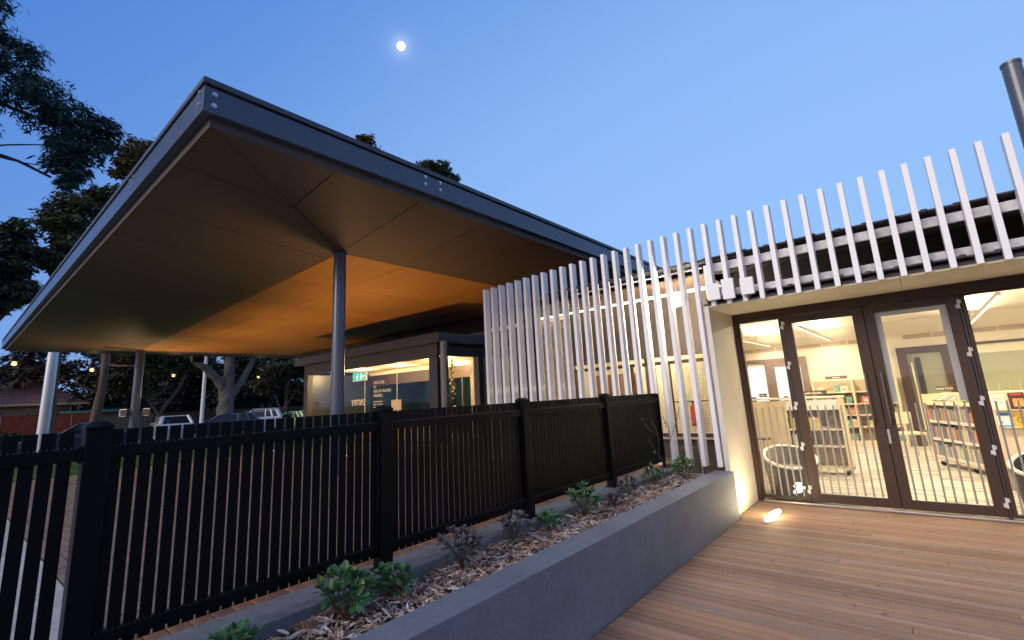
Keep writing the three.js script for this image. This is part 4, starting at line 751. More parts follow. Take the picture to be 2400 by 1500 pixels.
// ------------------------------------------------------------------ shrubs in the garden bed, leaf by leaf
{
  const leafShape = (() => { // a folded obovate leaf, 12 triangles
    const pts = [[0, 0], [.10, .22], [.25, .58], [.20, .86], [0, 1]], p = [], tri = (a, b, c) => p.push(...a, ...b, ...c);
    const L = pts.map(([w, y]) => [-w, y, 0.12 * w * 4 * 0.6 - 0.12 * y * y]), R = pts.map(([w, y]) => [w, y, 0.12 * w * 4 * 0.6 - 0.12 * y * y]), C = pts.map(([, y]) => [0, y, -0.12 * y * y]);
    for (let k = 0; k < 4; k++) for (const S of [L, R]) { tri(C[k], S[k], S[k + 1]); tri(C[k], S[k + 1], C[k + 1]); }
    const g = new THREE.BufferGeometry(); g.setAttribute('position', new THREE.Float32BufferAttribute(p, 3)); return metric(toCreasedNormals(mergeVertices(g), 0.5));
  })();
  const green = [[.045, .15, .05], [.065, .19, .055], [.04, .12, .055], [.12, .22, .05]].map((c) => phys(c, 0.5, { side: THREE.DoubleSide, transmission: 0.12, thickness: 0 }));
  const plum = [[.10, .075, .09], [.08, .085, .07], [.14, .085, .09], [.07, .085, .085]].map((c) => phys(c, 0.55, { side: THREE.DoubleSide, transmission: 0.1, thickness: 0 }));
  const UP = V3(0, 1, 0);
  function shrub(label, x, z, h, spread, tips, kind, leafLen) {
    const s = thing('shrub', label, 'shrub', [x, 0.455, z], rr(0, 6)), ms = kind === 'plum' ? plum : green;
    for (let k = 0; k < tips; k++) {
      const a = k * 2.4 + rr(-.4, .4), r = spread * Math.sqrt((k + 0.5) / tips), hh = h * (1 - 0.45 * r / spread) * rr(0.75, 1.05), tip = V3(Math.cos(a) * r, hh, Math.sin(a) * r), mid = V3(tip.x * 0.45 + gauss() * 0.01, hh * 0.5, tip.z * 0.45 + gauss() * 0.01);
      part('stem', tube([[0, 0, 0], mid.toArray(), tip.toArray()], 0.0035, 5, 6), M.stem, s);
      const dir = tip.clone().sub(mid).normalize(), nl = kind === 'plum' ? 11 : 12;
      for (let j = 0; j < nl; j++) {
        const top = j < 7, at = top ? tip.clone().addScaledVector(dir, -rr(0, 0.014)) : mid.clone().lerp(tip, rr(0.1, 0.8)), b = j * 2.4 + rr(-.5, .5), tilt = top ? rr(0.35, 1.05) : rr(0.9, 1.5);
        const d = V3(Math.cos(b) * Math.sin(tilt), Math.cos(tilt), Math.sin(b) * Math.sin(tilt)).applyQuaternion(new THREE.Quaternion().setFromUnitVectors(UP, dir)).normalize();
        const o = part('leaf', leafShape, pick(ms), s), q = new THREE.Quaternion().setFromUnitVectors(UP, d), side = V3(0, 0, 1).applyQuaternion(q), want = UP.clone().sub(d.clone().multiplyScalar(UP.dot(d))).normalize();
        const ang = Math.atan2(side.clone().cross(want).dot(d), side.dot(want));
        o.quaternion.setFromAxisAngle(d, ang + rr(-.4, .4)).multiply(q); o.position.copy(at); o.scale.setScalar(leafLen * rr(.7, 1.15) * 1.22);
      }
    }
    return s;
  }
  const list = [
    [-2.42, -0.93, .15, .10, 9, 'green', .052, 'green shrub cut by the bottom edge of the photo, nearest in the bed'],
    [-2.38, -1.44, .27, .135, 14, 'green', .055, 'large bushy green shrub standing left of the nearest fence post foot'],
    [-2.43, -1.76, .17, .12, 10, 'green', .05, 'low spreading green shrub at the foot of the fence post'],
    [-2.40, -2.26, .30, .135, 11, 'plum', .052, 'tall dark purple leaved shrub, third plant behind the fence post foot'],
    [-2.45, -2.83, .25, .12, 9, 'plum', .05, 'dark purple leaved shrub in the middle of the garden bed'],
    [-2.40, -3.21, .17, .10, 9, 'green', .045, 'small bright green shrub in the middle of the bed behind the purple shrubs'],
    [-2.43, -3.76, .28, .15, 12, 'green', .052, 'upright green shrub before the third fence panel'],
    [-2.36, -4.18, .13, .09, 7, 'plum', .045, 'small low purple shrub right of the third-panel green shrub'],
    [-2.46, -4.69, .22, .11, 8, 'plum', .042, 'reddish purple shrub at the foot of the last fence post'],
    [-2.44, -5.24, .25, .11, 9, 'green', .048, 'green shrub in front of the last fence panel end'],
    [-2.28, -5.72, .30, .14, 11, 'green', .048, 'green shrub before the white battens at the far end of the bed'],
  ];
  for (const [x, z, h, sp, n, kind, ll, label] of list) shrub(label, x, z, h, sp, n, kind, ll);
  const t = thing('leggy_shrub', 'tall sparse twiggy shrub with few dark leaves before the white battens', 'shrub', [-2.46, 0.455, -5.6]);
  for (const tw of [[[0, 0, 0], [-.05, .25, .0], [-.02, .5, .02], [-.10, .72, .0]], [[0, 0, 0], [.06, .22, .01], [.10, .45, -.02], [.22, .70, .0], [.26, .84, -.02]], [[0.02, .2, 0], [-.08, .34, .02], [-.16, .52, .02]], [[.1, .45, -.02], [.10, .62, .0], [.05, .74, .02]], [[-.02, .5, .02], [-.14, .60, .03], [-.22, .76, .02]]]) {
    part('twig', tube(tw, 0.0035, 5, 14), M.stem, t);
    for (let k = 0; k < 6; k++) { const c = new THREE.CatmullRomCurve3(tw.map((p) => V3(...p))).getPoint(rr(0.45, 1)); const o = part('leaf', leafShape, pick(rnd() < .5 ? plum : green), t); o.position.copy(c); o.rotation.set(rr(1, 2.6), rr(0, 6), rr(-1, 1)); o.scale.setScalar(rr(.028, .042)); }
  }
  const st = thing('garden_stake', 'thin pale stake standing in the bed beside the last battens', 'stake', [-2.12, 0.455, -5.9]); part('rod', [bar([0, 0, 0], [-0.02, 0.46, 0], 0.005), new THREE.SphereGeometry(0.006, 8, 6).translate(-0.02, 0.46, 0)], mat([.45, .38, .34], .7), st);
  // fallen leaves on the deck
  const gl = (() => { const p = [], n = 6; for (let k = 0; k < n; k++) { const a = k / n, b = (k + 1) / n, w = (t) => 0.09 * Math.sin(Math.PI * t) + 0.004, y = (t) => 0.10 * Math.sin(Math.PI * t), x = (t) => 0.12 * Math.sin(Math.PI * t * 0.9); for (const s of [1]) { p.push(a - .5, y(a), x(a) - w(a), b - .5, y(b), x(b) - w(b), a - .5, y(a) - .02, x(a) + w(a), b - .5, y(b), x(b) - w(b), b - .5, y(b) - .02, x(b) + w(b), a - .5, y(a) - .02, x(a) + w(a)); } } const g = new THREE.BufferGeometry(); g.setAttribute('position', new THREE.Float32BufferAttribute(p, 3)); return metric(toCreasedNormals(mergeVertices(g), 0.6)); })();
  const lm = [['brown', [.10, .055, .03]], ['pale', [.42, .33, .16]], ['red brown', [.16, .05, .035]], ['olive', [.16, .15, .06]]].map(([n, c]) => [n, mat(c, .7, { side: THREE.DoubleSide })]);
  for (let k = 0; k < 62; k++) {
    const z = -6.9 + Math.pow(rnd(), 0.75) * 4.6, x = rr(-1.78, 1.6), [n, m] = pick(lm);
    const o = part('fallen_leaf', gl, m, scene); tag(o, `${n} curled gum leaf lying on the timber deck boards`, 'leaf', `${n} fallen leaves on the deck`); o.position.set(x, 0.001, z); o.rotation.y = rr(0, 6.3); o.scale.set(rr(.05, .10), rr(.04, .09), rr(.045, .085));
  }
}

// ------------------------------------------------------------------ trees
const barkTex = texOf(128, 256, (i, j, k) => 0.55 + 0.45 * nB[(k * 3) % nB.length], [0.8, 1.6]);
const bark = { grey: mat([.20, .17, .15], .9, { map: barkTex, bumpMap: T.mottBump, bumpScale: .03 }), dark: mat([.05, .042, .036], .9), brown: mat([.14, .095, .065], .9, { map: barkTex }) };
const leafM = { litTone2: mat([.035, .055, .03], .75, { side: THREE.DoubleSide }), litTone: mat([.075, .095, .045], .75, { side: THREE.DoubleSide }), litWarm: mat([.12, .095, .04], .75, { side: THREE.DoubleSide }), dark: mat([.013, .027, .013], .75, { side: THREE.DoubleSide }), blue: mat([.017, .055, .05], .75, { side: THREE.DoubleSide }), olive: mat([.034, .042, .014], .75, { side: THREE.DoubleSide }), warm: mat([.062, .055, .02], .75, { side: THREE.DoubleSide }), grey: mat([.055, .05, .045], .85, { side: THREE.DoubleSide }) };  // lit tones put the light on the high crowns into the leaf colour
function limb(path, r0, r1) {                                         // tapered, slightly irregular limb
  const c = new THREE.CatmullRomCurve3(path.map((p) => V3(...p))), n = Math.max(8, path.length * 5), g = new THREE.TubeGeometry(c, n, 1, 10), p = g.attributes.position, v = V3();
  for (let i = 0; i <= n; i++) { const ct = c.getPointAt(i / n), r = r0 + (r1 - r0) * (i / n) * (2 - i / n) * 0.9; for (let j = 0; j <= 10; j++) { const k = i * 11 + j; v.fromBufferAttribute(p, k).sub(ct).multiplyScalar(r * (1 + 0.09 * Math.sin(i * 1.3 + j * 2.1))).add(ct); p.setXYZ(k, v.x, v.y, v.z); } }
  g.computeVertexNormals(); return metric(g);
}
function foliage(blobs, size, density, droop = 0.3, width = 0.28) {                 // leaf sprays gathered in clumps through each blob's volume
  const pos = [];
  for (const [cx, cy, cz, rx, ry, rz] of blobs) {
    const clumps = Math.max(6, Math.round(26 * density * Math.pow(rx * ry * rz, 0.5)));
    for (let k = 0; k < clumps; k++) {
      let d = V3(gauss(), gauss(), gauss()).normalize().multiplyScalar(Math.pow(rnd(), 0.42));
      const px = cx + d.x * rx, py = cy + d.y * ry, pz = cz + d.z * rz, cr = Math.min(rx, ry, rz) * rr(0.16, 0.34);
      const n = Math.round(rr(20, 46));
      for (let q = 0; q < n; q++) {
        const x = px + gauss() * cr * 1.2, y = py + gauss() * cr * 0.75, z = pz + gauss() * cr * 1.2, a = rnd() * 6.28, s = size * rr(.5, 1.3), tilt = rr(-.9, .5) - droop, dx = Math.cos(a) * s, dz = Math.sin(a) * s, dy = s * Math.sin(tilt), wx = -Math.sin(a) * s * width, wz = Math.cos(a) * s * width, wy = gauss() * s * 0.2;
        pos.push(x, y, z, x + dx * .5 + wx, y + dy * .5 + wy, z + dz * .5 + wz, x + dx, y + dy, z + dz, x, y, z, x + dx, y + dy, z + dz, x + dx * .5 - wx, y + dy * .5 - wy, z + dz * .5 - wz);
      }
    }
  }
  const g = new THREE.BufferGeometry(); g.setAttribute('position', new THREE.Float32BufferAttribute(pos, 3)); g.computeVertexNormals(); return g;
}
function tree(name, label, base, limbs, blobs, leaf, bk, size, density, droop, width) {
  const t = thing(name, label, 'tree', base);
  part('trunk', limb(limbs[0][0], limbs[0][1], limbs[0][2]), bk, t);
  for (const [p, a, b] of limbs.slice(1)) part('branch', limb(p, a, b), bk, t);
  part('crown', foliage(blobs, size, density, droop, width), leaf, t);
  return t;
}
const rel = (b, l) => l.map(([x, y, z, ...r]) => [x - b[0], y - b[1], z - b[2], ...r]);
{
  const b0 = [-19.5, PATH - .1, 4.2];                                 // near tree whose branches hang in from the left
  tree('pine_tree', 'big dark tree hanging into the top left corner', b0, [[[[0, 0, 0], [.1, 4, -.2], [-.1, 8, -.5], [.1, 13, -1.2], [.2, 17, -1.6]], .42, .12], [rel(b0, [[-19.4, 7.6, 3.4], [-19.1, 9.0, 1.2], [-19, 9.1, -0.4], [-18.9, 8.75, -1.4]]), .11, .03], [rel(b0, [[-19.4, 9, 3.3], [-19, 10.6, .8], [-18.9, 10.5, -1.2], [-18.8, 10.4, -2.4]]), .12, .03], [rel(b0, [[-19.3, 11, 3], [-19.2, 12.6, .8], [-19.1, 12.8, -.4]]), .1, .03], [rel(b0, [[-19, 9.05, 0.4], [-18.9, 9.5, -.6], [-18.9, 9.8, -1.5], [-18.8, 9.7, -2.2]]), .035, .012], [rel(b0, [[-19, 10.55, 0], [-18.9, 11.1, -.7], [-18.9, 11.4, -1.3]]), .035, .012], [rel(b0, [[-19.05, 9.1, .2], [-18.9, 9.0, -.8], [-18.8, 9.2, -1.9]]), .03, .01]],
    rel(b0, [[-19, 13.4, .8, 1.5, 1.5, .9], [-19, 12.1, -.15, 1.2, .8, .7], [-18.9, 11.1, -.9, 1.1, .8, .75], [-18.8, 10.6, -1.7, .9, .65, .65], [-18.8, 10.55, -2.45, .8, .5, .5], [-18.8, 9.6, -1.6, .7, .6, .5], [-18.9, 9.2, -1.9, .55, .5, .4], [-19, 10.4, .5, 1.2, 1.1, .7], [-18.8, 9.9, -2.0, .7, .5, .5], [-19.3, 12.2, 1.2, 1.2, 1.4, .8], [-18.8, 8.75, -1.75, .4, .35, .3]]), leafM.blue, bark.dark, .19, 3.6, .6, .085);
  const b1 = [-47, -.16, -5.0];
  tree('gum_tree', 'tall layered tree rising behind the left canopy edge', b1, [[[[0, 0, 0], [.3, 6, 0], [-.2, 12, .2], [.1, 18, -.3]], .5, .12], [[[0, 11, .2], [0, 14, 1.6], [0, 15.5, 2.2]], .2, .06], [[[0, 13, 0], [.2, 16, -1.4], [.2, 18.5, -2.4]], .18, .05]],
    rel(b1, [[-47, 17.6, -5.0, 2.4, .9, 1.6], [-47, 16.2, -4.4, 2, .9, 1.7], [-47, 18.9, -6.4, 2, .7, 1.3], [-47, 14.6, -5.2, 2.2, 1.1, 1.3], [-47, 19.6, -7.4, 1.5, .5, .9], [-46.5, 13.1, -4.4, 1.8, .8, 1.0]]), leafM.litTone, bark.brown, .36, 2.2, .3, .17);
  const b2 = [-46, -.16, -1.2];
  tree('gum_tree', 'dark spreading tree at the left edge, low behind the canopy tip', b2, [[[[0, 0, 0], [.2, 5, -.2], [0, 10, -.5], [0, 14, -.9]], .45, .12], [[[0, 8, -.4], [0, 10, -1.6], [0, 11, -2.4]], .16, .05]],
    rel(b2, [[-46, 14.6, -1.9, 1.8, 1.0, 1.1], [-46, 13.2, -2.4, 1.9, .9, 1.4], [-46, 12.0, -2.0, 2, .8, 1.2], [-46, 10.6, -2.6, 1.8, .8, 1.4], [-46, 9.6, -2.0, 1.3, .7, .8], [-46, 12.4, -.5, 1.8, 2.0, 1.2], [-46, 10.2, -1.0, 1.6, 1.6, .9]]), leafM.litTone2, bark.dark, .36, 2.2, .35, .15);
  const b3 = [-37, -.16, -6.05];
  tree('gum_tree', 'crown of tree poking above the left slope of the canopy', b3, [[[[0, 0, 0], [-.05, 1.6, .05], [.1, 3.4, -.1], [.1, 6, -.1], [.2, 12, -.2], [0, 18, -.3]], .27, .1], [[[0, 3.2, 0], [.1, 3.9, 1.3], [.2, 4.2, 2.6]], .07, .02]],
    rel(b3, [[-37, 18.6, -6.3, 1.3, .8, .8], [-37, 17.5, -5.9, 1.2, .7, .6], [-37, 19.0, -6.9, 1.3, .7, .7], [-37, 17.6, -6.8, 1.2, .9, .7]]), leafM.litWarm, bark.brown, .28, 2.2, .3, .17);
  const b4 = [-22.2, PATH - .1, -19.4];
  tree('gum_tree', 'round crown of tree just above the long canopy edge', b4, [[[[0, 0, 0], [0, 7, 0], [0, 13, 0], [0, 16.2, 0]], .35, .1]],
    rel(b4, [[-22.2, 16.6, -18.9, 1.0, .55, .75], [-22.2, 16.75, -20.0, 1.0, .5, .8], [-22.2, 16.3, -20.8, .9, .5, .55], [-22.2, 15.8, -19.8, 1.0, .6, 1.2], [-22.2, 15.3, -20.6, .8, .6, .7]]), leafM.litTone, bark.brown, .2, 3.0, .3, .2);
  const b5 = [-24.5, PATH - .1, -15.7];
  tree('gum_tree', 'small tip of a crown showing over the middle of the canopy edge', b5, [[[[0, 0, 0], [0, 8, 0], [0, 17, 0]], .35, .08]], rel(b5, [[-24.5, 18.0, -15.7, .7, .5, .5], [-24.5, 17.3, -16.0, .8, .5, .6]]), leafM.litWarm, bark.brown, .22, 3, .3, .2);
  // the big grey gum beyond the lawn
  const g = [-40, -.16, -13.95];
  tree('gum_tree', 'massive pale grey forked gum trunk standing among the parked cars', g, [[[[0, 0, 0], [.05, 1.6, .05], [0, 3.0, 0], [0, 4.2, -.03]], .72, .46], [[[0, 2.9, 0], [.1, 3.9, .5], [.2, 4.8, 1.35], [.3, 5.6, 2.3], [.3, 7, 3.0]], .40, .18], [[[0, 3.6, -.05], [0, 5, -.1], [.1, 7, 0], [.2, 10, .2]], .42, .2], [[[0, 2.7, -.1], [.1, 3.6, -.7], [.1, 4.7, -1.3], [.2, 6.2, -1.9], [.3, 8, -2.4]], .34, .14]],
    rel(g, [[-40, 10, -13, 3.2, 1.6, 3], [-40, 12, -15, 3, 1.6, 3], [-39.5, 8.6, -16.5, 2, 1, 1.8], [-40, 14, -14, 2.4, 1.4, 2.4]]), leafM.dark, bark.grey, .42, 1.2);
  const t7 = [-50, -.16, -12.3];
  tree('wattle_tree', 'dark leaning tree behind the far canopy column', t7, [[[[0, 0, 0], [0, 1.4, .1], [0, 2.6, -.4], [.1, 4.2, -1.3], [.1, 6.5, -1.9]], .22, .1], [[[0, 1.8, 0], [0, 3.4, 1.0], [0, 5, 1.6]], .14, .05]],
    rel(t7, [[-50, 6.2, -10.2, 1.8, 1.7, 2.2], [-50, 5.0, -9.4, 1.4, 1.1, 1.4], [-50.5, 6.8, -14, 2, 1.6, 2.2], [-50, 4.2, -10.6, 1.2, .9, 1.0]]), leafM.olive, bark.dark, .36, 2);
  const t8 = [-44, -.16, -20.2];
  tree('wattle_tree', 'low crooked tree with lamplit yellow green leaves by the entry', t8, [[[[0, 0, 0], [0, 1.2, .1], [-.1, 2.2, -.2], [0, 3.4, -.1], [0, 4.6, -.4]], .26, .12], [[[0, 1.1, 0], [.1, 2.2, .6], [.1, 3.2, .9]], .16, .06], [[[0, 2.2, -.1], [0, 3.0, -.8], [0, 4.2, -1.1]], .12, .05]],
    rel(t8, [[-44, 3.8, -18.4, 1.2, .7, 1.2], [-44, 5.2, -19.8, 1.5, .9, 1.9], [-44, 3.4, -21.6, 1.2, 1, .8], [-44.2, 5.4, -21.8, 1.4, 1, 1]]), leafM.warm, bark.brown, .28, 2);
  [[-58, -4.6, 7.2, 'grey', 'hazy bare grey tree behind the hip roofed house'], [-57, -9.5, 7.8, 'grey', 'hazy grey tree between the house and the slim trunk'], [-60, -17.5, 7.5, 'dark', 'dense dark tree behind the silver hatchback'], [-57, -21.2, 7.2, 'dark', 'dense dark tree behind the big grey gum'], [-60, -26.5, 7.5, 'dark', 'dense dark tree behind the white parked wagon'], [-56, -31.5, 7.0, 'dark', 'dense dark tree by the glazed entry corner'], [-66, -14, 8.2, 'olive', 'olive tree behind the tiled roof near the far column'], [-66, -36, 8, 'dark', 'dark tree half hidden behind the entry']].forEach(([x, z, h, k, label]) => {
    const b = [x, -.16, z];
    tree('background_tree', label, b, [[[[0, 0, 0], [.1, h * .3, 0], [0, h * .6, .2]], .3, .12], [[[0, h * .25, 0], [0, h * .5, 1], [0, h * .7, 1.8]], .14, .05], [[[0, h * .25, 0], [.2, h * .5, -1], [0, h * .75, -1.6]], .14, .05]],
      [[0, h * .55, 0, 2, h * .28, 2.6], [0, h * .8, .6, 2, h * .2, 2.4], [.3, h * .42, -1.8, 1.6, h * .22, 1.8], [0, h * .85, -1.4, 1.8, h * .18, 2], [.4, h * .38, 1.9, 1.4, h * .24, 1.6], [0, h * 1.05, -.2, 1.6, h * .14, 2]], leafM[k], bark.dark, .42, k === 'grey' ? .8 : 1.5);
  });
}

// ------------------------------------------------------------------ houses and boundary fences across the car park
{
  const h = thing('brick_house', 'low cream house with dark hip roof beyond the brick wall at left', 'house', [-56, -.16, -3.0]);
  part('wall', box(-4, 0, 0, 3.15, -4.4, 9), mat([.30, .23, .14], .85), h);
  const roofTex = texOf(128, 128, (i, j) => 0.45 + 0.35 * ((i % 16) / 16) + 0.15 * (j % 16 < 2 ? 0 : 1), 2.4);
  part('roof', metric(new ConvexGeometry([V3(.9, 3.25, -5.4), V3(-5, 3.25, -5.4), V3(.9, 3.25, 10), V3(-5, 3.25, 10), V3(-2, 5.6, -1.8), V3(-2, 5.6, 7)])), mat([.10, .055, .085], .8, { map: roofTex }), h);
  part('gutter', rbox(.84, .98, 3.1, 3.26, -5.45, 10, .02), mat([.26, .2, .13], .6), h); part('gutter', rbox(-5, .83, 3.1, 3.26, -5.5, -5.4, .02), mat([.26, .2, .13], .6), h);
  for (const z of [.6, -2.6]) { const w = sub('window', h, [0, 0, z]); part('frame', box(0.002, .05, 1.55, 2.85, -1, 1), mat([.3, .28, .25], .6), w); part('pane', box(.051, .06, 1.62, 2.78, -.94, .94), mat([.02, .09, .09], .15), w); part('glazing_bar', box(.061, .075, 1.62, 2.78, -.02, .02), mat([.3, .28, .25], .6), w); }
  part('verandah_post', bar([.75, 0, -4.3], [.75, 3.1, -4.3], .06, 8), mat([.33, .25, .17], .7), h);
  const bw = thing('brick_wall', 'long orange brick boundary wall in front of the cream house', 'wall', [-52, -.16, -2.4]);
  const bt = texOf(192, 192, (i, j) => { const r = Math.floor(j / 16), c = (i + (r % 2) * 24) % 48, jn = j % 16 < 2 || c < 2; const q = Math.sin((Math.floor((i + (r % 2) * 24) / 48) * 17 + r * 31) * 12.9) * 4375.5, f = q - Math.floor(q); return jn ? [.45, .38, .33] : [.62 + .18 * f, .30 + .10 * f, .19 + .05 * f]; }, [.96, 1.03]);
  part('panel', box(-.12, 0, 0, 2.3, -5.8, 12), mat([.55, .5, .48], .9, { map: bt }), bw); part('capping', box(-.16, .04, 2.301, 2.36, -5.84, 12), mat([.17, .07, .045], .9), bw);
  for (const z of [-0.7, -4.6]) part('pipe', bar([.05, 0, z], [.05, 2.25, z], .025, 6), mat([.35, .3, .27], .6), bw);
  const pf = thing('paling_fence', 'weathered grey timber paling fence right of the brick wall', 'fence', [-52, -.16, -8.25]);
  const pg = metric(new THREE.BoxGeometry(.02, 1, .098)); for (let k = 0; k < 40; k++) { const p = part('paling', pg, [mat([.11, .095, .085], .9), M.tileDark, mat([.085, .075, .07], .9)][k % 5 === 0 ? 0 : k % 3 === 0 ? 2 : 0], pf); p.scale.y = 2.0 + rr(-.05, .05); p.position.set(0, p.scale.y / 2, -k * .104); }
  part('fence_rail', [box(-.06, -.011, .4, .48, -4.15, .05), box(-.06, -.011, 1.5, 1.58, -4.15, .05)], bark.dark, pf);
  const df = thing('dark_fence', 'very dark boundary fence behind the silver hatchback', 'fence', [-52.5, -.16, -12.6]); for (let k = 0; k < 34; k++) part('board', box(-.02, 0, 0, 2.05, -k * .5 - .49, -k * .5), mat([.035, .018, .015], .9), df); part('fence_rail', box(-.06, -.021, 1.6, 1.68, -17, 0), bark.dark, df);
  const sh = thing('garden_shed', 'teal roofed shed just above the brick wall', 'shed', [-54.5, -.16, -8.0]); part('wall', box(-3, -.1, 0, 2.35, -3.0, 1.2), mat([.12, .05, .035], .8), sh); part('roof', slabOf([[.15, 2.36, -3.2], [.15, 2.36, 1.4], [-3.2, 3.0, 1.4], [-3.2, 3.0, -3.2]], .06), mat([.05, .16, .16], .5), sh); part('door', box(-.099, -.06, 0, 2.0, -1.5, -.6), M.tileDark, sh);
  const h2 = thing('tiled_house', 'house with pale blue grey tiled roof behind the far canopy column', 'house', [-64, -.16, -15.2]); part('wall', box(-5, 0, 0, 3.3, -3.5, 2.6), mat([.3, .28, .26], .8), h2); part('roof', metric(new ConvexGeometry([V3(.6, 3.35, -4), V3(.6, 3.35, 3), V3(-5.6, 3.35, -4), V3(-5.6, 3.35, 3), V3(-2.5, 6.0, -2.2), V3(-2.5, 6.0, 1.4)])), mat([.22, .24, .33], .7, { map: roofTex }), h2); part('gutter', rbox(.55, .7, 3.2, 3.42, -4, 3, .02), mat([.5, .5, .52], .5), h2); part('window', box(.002, .03, 1.2, 2.4, -1.5, 0), M.tileDark, h2);
  const h3 = thing('grey_house', 'pale grey house wall and roof seen left of the entry', 'house', [-60, -.16, -29.4]); part('wall', box(-5, 0, 0, 2.9, -4, 2.4), mat([.25, .26, .3], .8), h3); part('roof', slabOf([[.6, 2.95, -4.5], [.6, 2.95, 2.8], [-5, 4.6, 2.8], [-5, 4.6, -4.5]], .1), mat([.3, .32, .42], .6), h3); part('window', box(.002, .03, 1.1, 2.2, -1.5, 0), M.tileDark, h3);
  for (const [z, w, label] of [[-3.6, 1.3, 'leafy low bush at the foot of the brick wall behind the pole'], [-.8, 1.2, 'leafy low bush against the brick wall at the left edge']]) { const b = thing('bush', label, 'bush', [-51, -.16, z]); part('foliage', foliage([[0, .55, 0, .6, .6, w], [0, .8, .3, .5, .5, w * .6]], .2, 3), leafM.olive, b); part('stem', bar([0, 0, 0], [0, .6, 0], .05), bark.dark, b); }
}

// ------------------------------------------------------------------ parked cars
function car(label, pos, turn, L, W, H, paint, style, extra) {
  const t = thing('parked_car', label, 'car', pos, turn, undefined), hw = W / 2, hl = L / 2, belt = H * (style === 'sedan' ? 0.62 : 0.665), P = phys(paint, 0.3, { clearcoat: 0.8, clearcoatRoughness: 0.08, metalness: 0.15 }), G = mat([.012, .014, .018], 0.06);
  const s = new THREE.Shape(); s.moveTo(-hl, .28); s.lineTo(-hl - .02, belt * .75); s.quadraticCurveTo(-hl, belt, -hl + .12, belt + .02); s.lineTo(hl * .34, belt); s.quadraticCurveTo(hl * .8, belt - .04, hl - .08, belt * .80); s.quadraticCurveTo(hl + .02, belt * .7, hl, .3); s.lineTo(hl * .62 + .36, .24);
  s.absarc(hl * .62, .3, .36, 0, Math.PI, false); s.lineTo(-hl * .62 + .36, .24); s.absarc(-hl * .62, .3, .36, 0, Math.PI, false); s.closePath();
  const body = new THREE.ExtrudeGeometry(s, { depth: W - .16, bevelEnabled: true, bevelThickness: .08, bevelSize: .05, bevelSegments: 3, curveSegments: 10 }).translate(0, 0, -hw + .08);
  part('body', toCreasedNormals(metric(body), .6), P, t);
  const rear = style === 'sedan' ? -hl * .62 : -hl + .1, rTop = style === 'sedan' ? -hl * .32 : style === 'hatch' ? -hl * .62 : -hl * .78, fTop = hl * .06, fBot = hl * .42, iw = hw - .04, tw = hw - .22, yT = H - .05;
  part('windows', toCreasedNormals(metric(new ConvexGeometry([V3(rear, belt, iw), V3(rear, belt, -iw), V3(fBot, belt, iw), V3(fBot, belt, -iw), V3(rTop, yT, tw), V3(rTop, yT, -tw), V3(fTop, yT, tw), V3(fTop, yT, -tw)])), .4), G, t);
  part('roof', toCreasedNormals(metric(new ConvexGeometry([[rTop - .06, tw - .02], [fTop + .09, tw - .02]].flatMap(([x, z]) => [V3(x, yT - .11, z + .075), V3(x, yT - .11, -z - .075)]).concat([[rTop + .12, tw - .16], [fTop - .1, tw - .16]].flatMap(([x, z]) => [V3(x, H, z), V3(x, H, -z)])))), .9), P, t);
  for (const q of [-1, 1]) {
    const b1 = bar([rear + .02, belt, q * iw], [rTop, yT, q * tw], style === 'sedan' ? .055 : .1, 6), b2 = bar([fBot, belt, q * iw], [fTop, yT, q * tw], .045, 6), b3 = bar([(rTop + fTop) * .5 - .1, belt, q * (iw + .01)], [(rTop + fTop) * .5 - .1, yT, q * (tw + .01)], .035, 6), bs = [b1, b2, b3];
    if (style !== 'sedan') bs.push(bar([rear + .5, belt, q * (iw + .01)], [rTop + .35, yT, q * (tw + .01)], .07, 6));
    for (const b of bs) part('pillar', b, P, t);
    part('tail_light', rbox(-hl - .035, -hl + .06, belt * .72, belt * .98, q * (hw - .12) - .1, q * (hw - .12) + .1, .02), mat([.4, .015, .012], .25), t);
    part('headlight', rbox(hl - .14, hl + .0, belt * .62, belt * .80, q * (hw - .16) - .14, q * (hw - .16) + .14, .03), mat([.6, .6, .6], .15), t);
    part('mirror', rbox(fBot - .12, fBot + .02, belt + .02, belt + .16, q * (hw + .08) - .08, q * (hw + .08) + .08, .03), P, t);
    for (const x of [-hl * .62, hl * .62]) { const w = sub('wheel', t, [x, .31, q * (hw - .1)]); part('tyre', new THREE.TorusGeometry(.235, .085, 10, 24), M.black, w); part('rim', new THREE.CylinderGeometry(.2, .2, .12, 20).rotateX(Math.PI / 2), M.steel, w); }
  }
  if (extra === 'rack') for (const q of [-1, 1]) part('roof_rail', rbox(rTop, fTop, H + .03, H + .06, q * (tw - .1) - .015, q * (tw - .1) + .015, .005), M.steel, t);
  if (extra === 'bars') for (const x of [rTop + .3, fTop - .1]) part('roof_bar', rbox(x - .03, x + .03, H + .05, H + .09, -tw, tw, .01), M.steel, t);
  if (extra === 'spare') part('spare_cover', new THREE.CylinderGeometry(.3, .3, .16, 24).rotateZ(Math.PI / 2).translate(-hl - .06, .95, 0), M.white, t);
  if (extra === 'tailgate') { part('tailgate', slabOf([[rTop - .05, H - .02, -tw], [rTop - .05, H - .02, tw], [rTop - .85, H + .25, tw], [rTop - .85, H + .25, -tw]], .06), mat([.06, .08, .04], .3), t); part('cargo', rbox(-hl + .1, -hl + .5, belt + .02, belt + .18, -.4, .4, .05), mat([.6, .05, .03], .7), t); }
  return t;
}
const CY = -0.128;
car('dark blue sedan parked side on behind the first fence post', [-33.5, CY, -5.0], -1.75, 4.5, 1.8, 1.56, [.015, .025, .06], 'sedan');
car('silver hatchback parked tail first beside the dark fence', [-38, CY, -10.1], 3.02, 4.1, 1.75, 1.68, [.42, .42, .45], 'hatch');
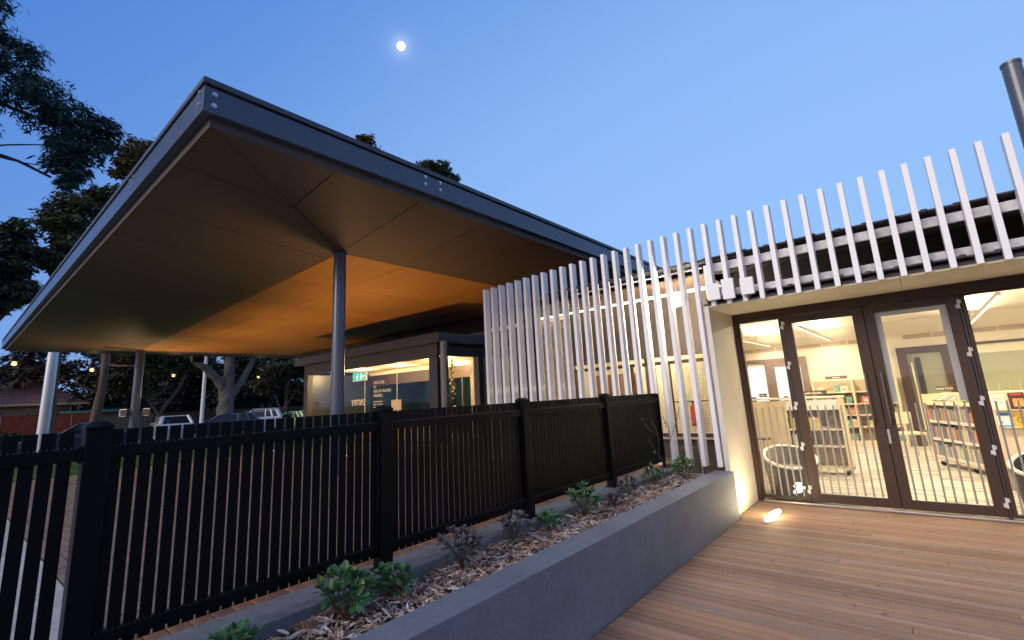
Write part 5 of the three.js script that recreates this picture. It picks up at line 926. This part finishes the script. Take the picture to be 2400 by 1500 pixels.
car('dark blue car with roof bars half hidden by the grey gum trunk', [-37.5, CY, -12.9], -1.85, 4.5, 1.8, 1.62, [.02, .03, .06], 'wagon', 'bars');
car('white four wheel drive with roof rails right of the grey gum trunk', [-37.5, CY, -15.05], -2.05, 3.7, 1.8, 1.80, [.62, .62, .63], 'wagon', 'rack');
car('small pale green hatchback with its tailgate open', [-36.8, CY, -17.6], -2.75, 3.7, 1.65, 1.52, [.42, .55, .22], 'hatch', 'tailgate');

// ------------------------------------------------------------------ poles and hanging lamps
{
  const p = thing('lamp_pole', 'thick galvanised steel pole rising to the left tip of the canopy', 'pole', [-29.6, -.16, -3.1]); part('shaft', cyl(.21, .17, 0, 7.6, 0, 0, 28), mat([.62, .63, .65], .38, { metalness: .35 }), p); part('foot', cyl(.3, .3, 0, .08, 0, 0, 24), M.steel, p);
  const q = thing('lamp_pole', 'slim white steel pole behind the grey gum trunk', 'pole', [-42.5, -.16, -13.2]); part('shaft', cyl(.14, .11, 0, 7.4, 0, 0, 20), mat([.75, .75, .75], .5), q); part('foot', cyl(.22, .22, 0, .08, 0, 0, 20), M.steel, q);
  const S = [[-35.6, 4.62, -2.30, 'hanging lamp nearest the left edge'], [-39.4, 4.62, -5.97, 'hanging lamp right of the galvanised pole'], [-44.3, 4.62, -11.6, 'hanging lamp right of the far canopy column'], [-46.6, 4.62, -18.85, 'hanging lamp right of the grey gum'], [-54, 4.86, -5.5, 'smallest hanging lamp, low beside the galvanised pole']];
  for (const [x, y, z, label] of S) {
    const l = thing('hanging_lamp', `warm glowing ${label}`, 'lamp', [x, y, z], 0); part('bulb', new THREE.SphereGeometry(.11, 16, 10), glow([1, .62, .24], 2.4), l); part('shade', cyl(.2, .14, .12, .42, 0, 0, 16), M.black, l); part('stem', bar([0, .4, 0], [0, .72, 0], .015), M.black, l);
    const s = new THREE.PointLight(rgb(1, .72, .35), 6); s.position.set(x, y, z); s.castShadow = true; s.shadow.radius = 5; scene.add(s);
  }
  const w = thing('overhead_wire', 'thin wire carrying the hanging lamps across the car park', 'wire'); part('cable', tube([[-34, 5.45, 2], [-35.6, 5.32, -2.3], [-39.4, 5.33, -5.97], [-44.3, 5.32, -11.6], [-46.6, 5.33, -18.85], [-48, 5.5, -28]], .012, 5, 60), M.black, w); part('cable', tube([[-54, 5.58, -5.5], [-56, 5.8, -14], [-56, 6, -24]], .012, 5, 20), M.black, w);
}
{ const m = part('moon', new THREE.SphereGeometry(8.4, 32, 20), glow([1, .97, .90], 3), scene); m.castShadow = false; m.position.copy(MOON_DIR).multiplyScalar(1150).add(camera.position); tag(m, 'bright white moon in the blue dusk sky above the canopy', 'moon'); }

renderer.render(scene, camera);
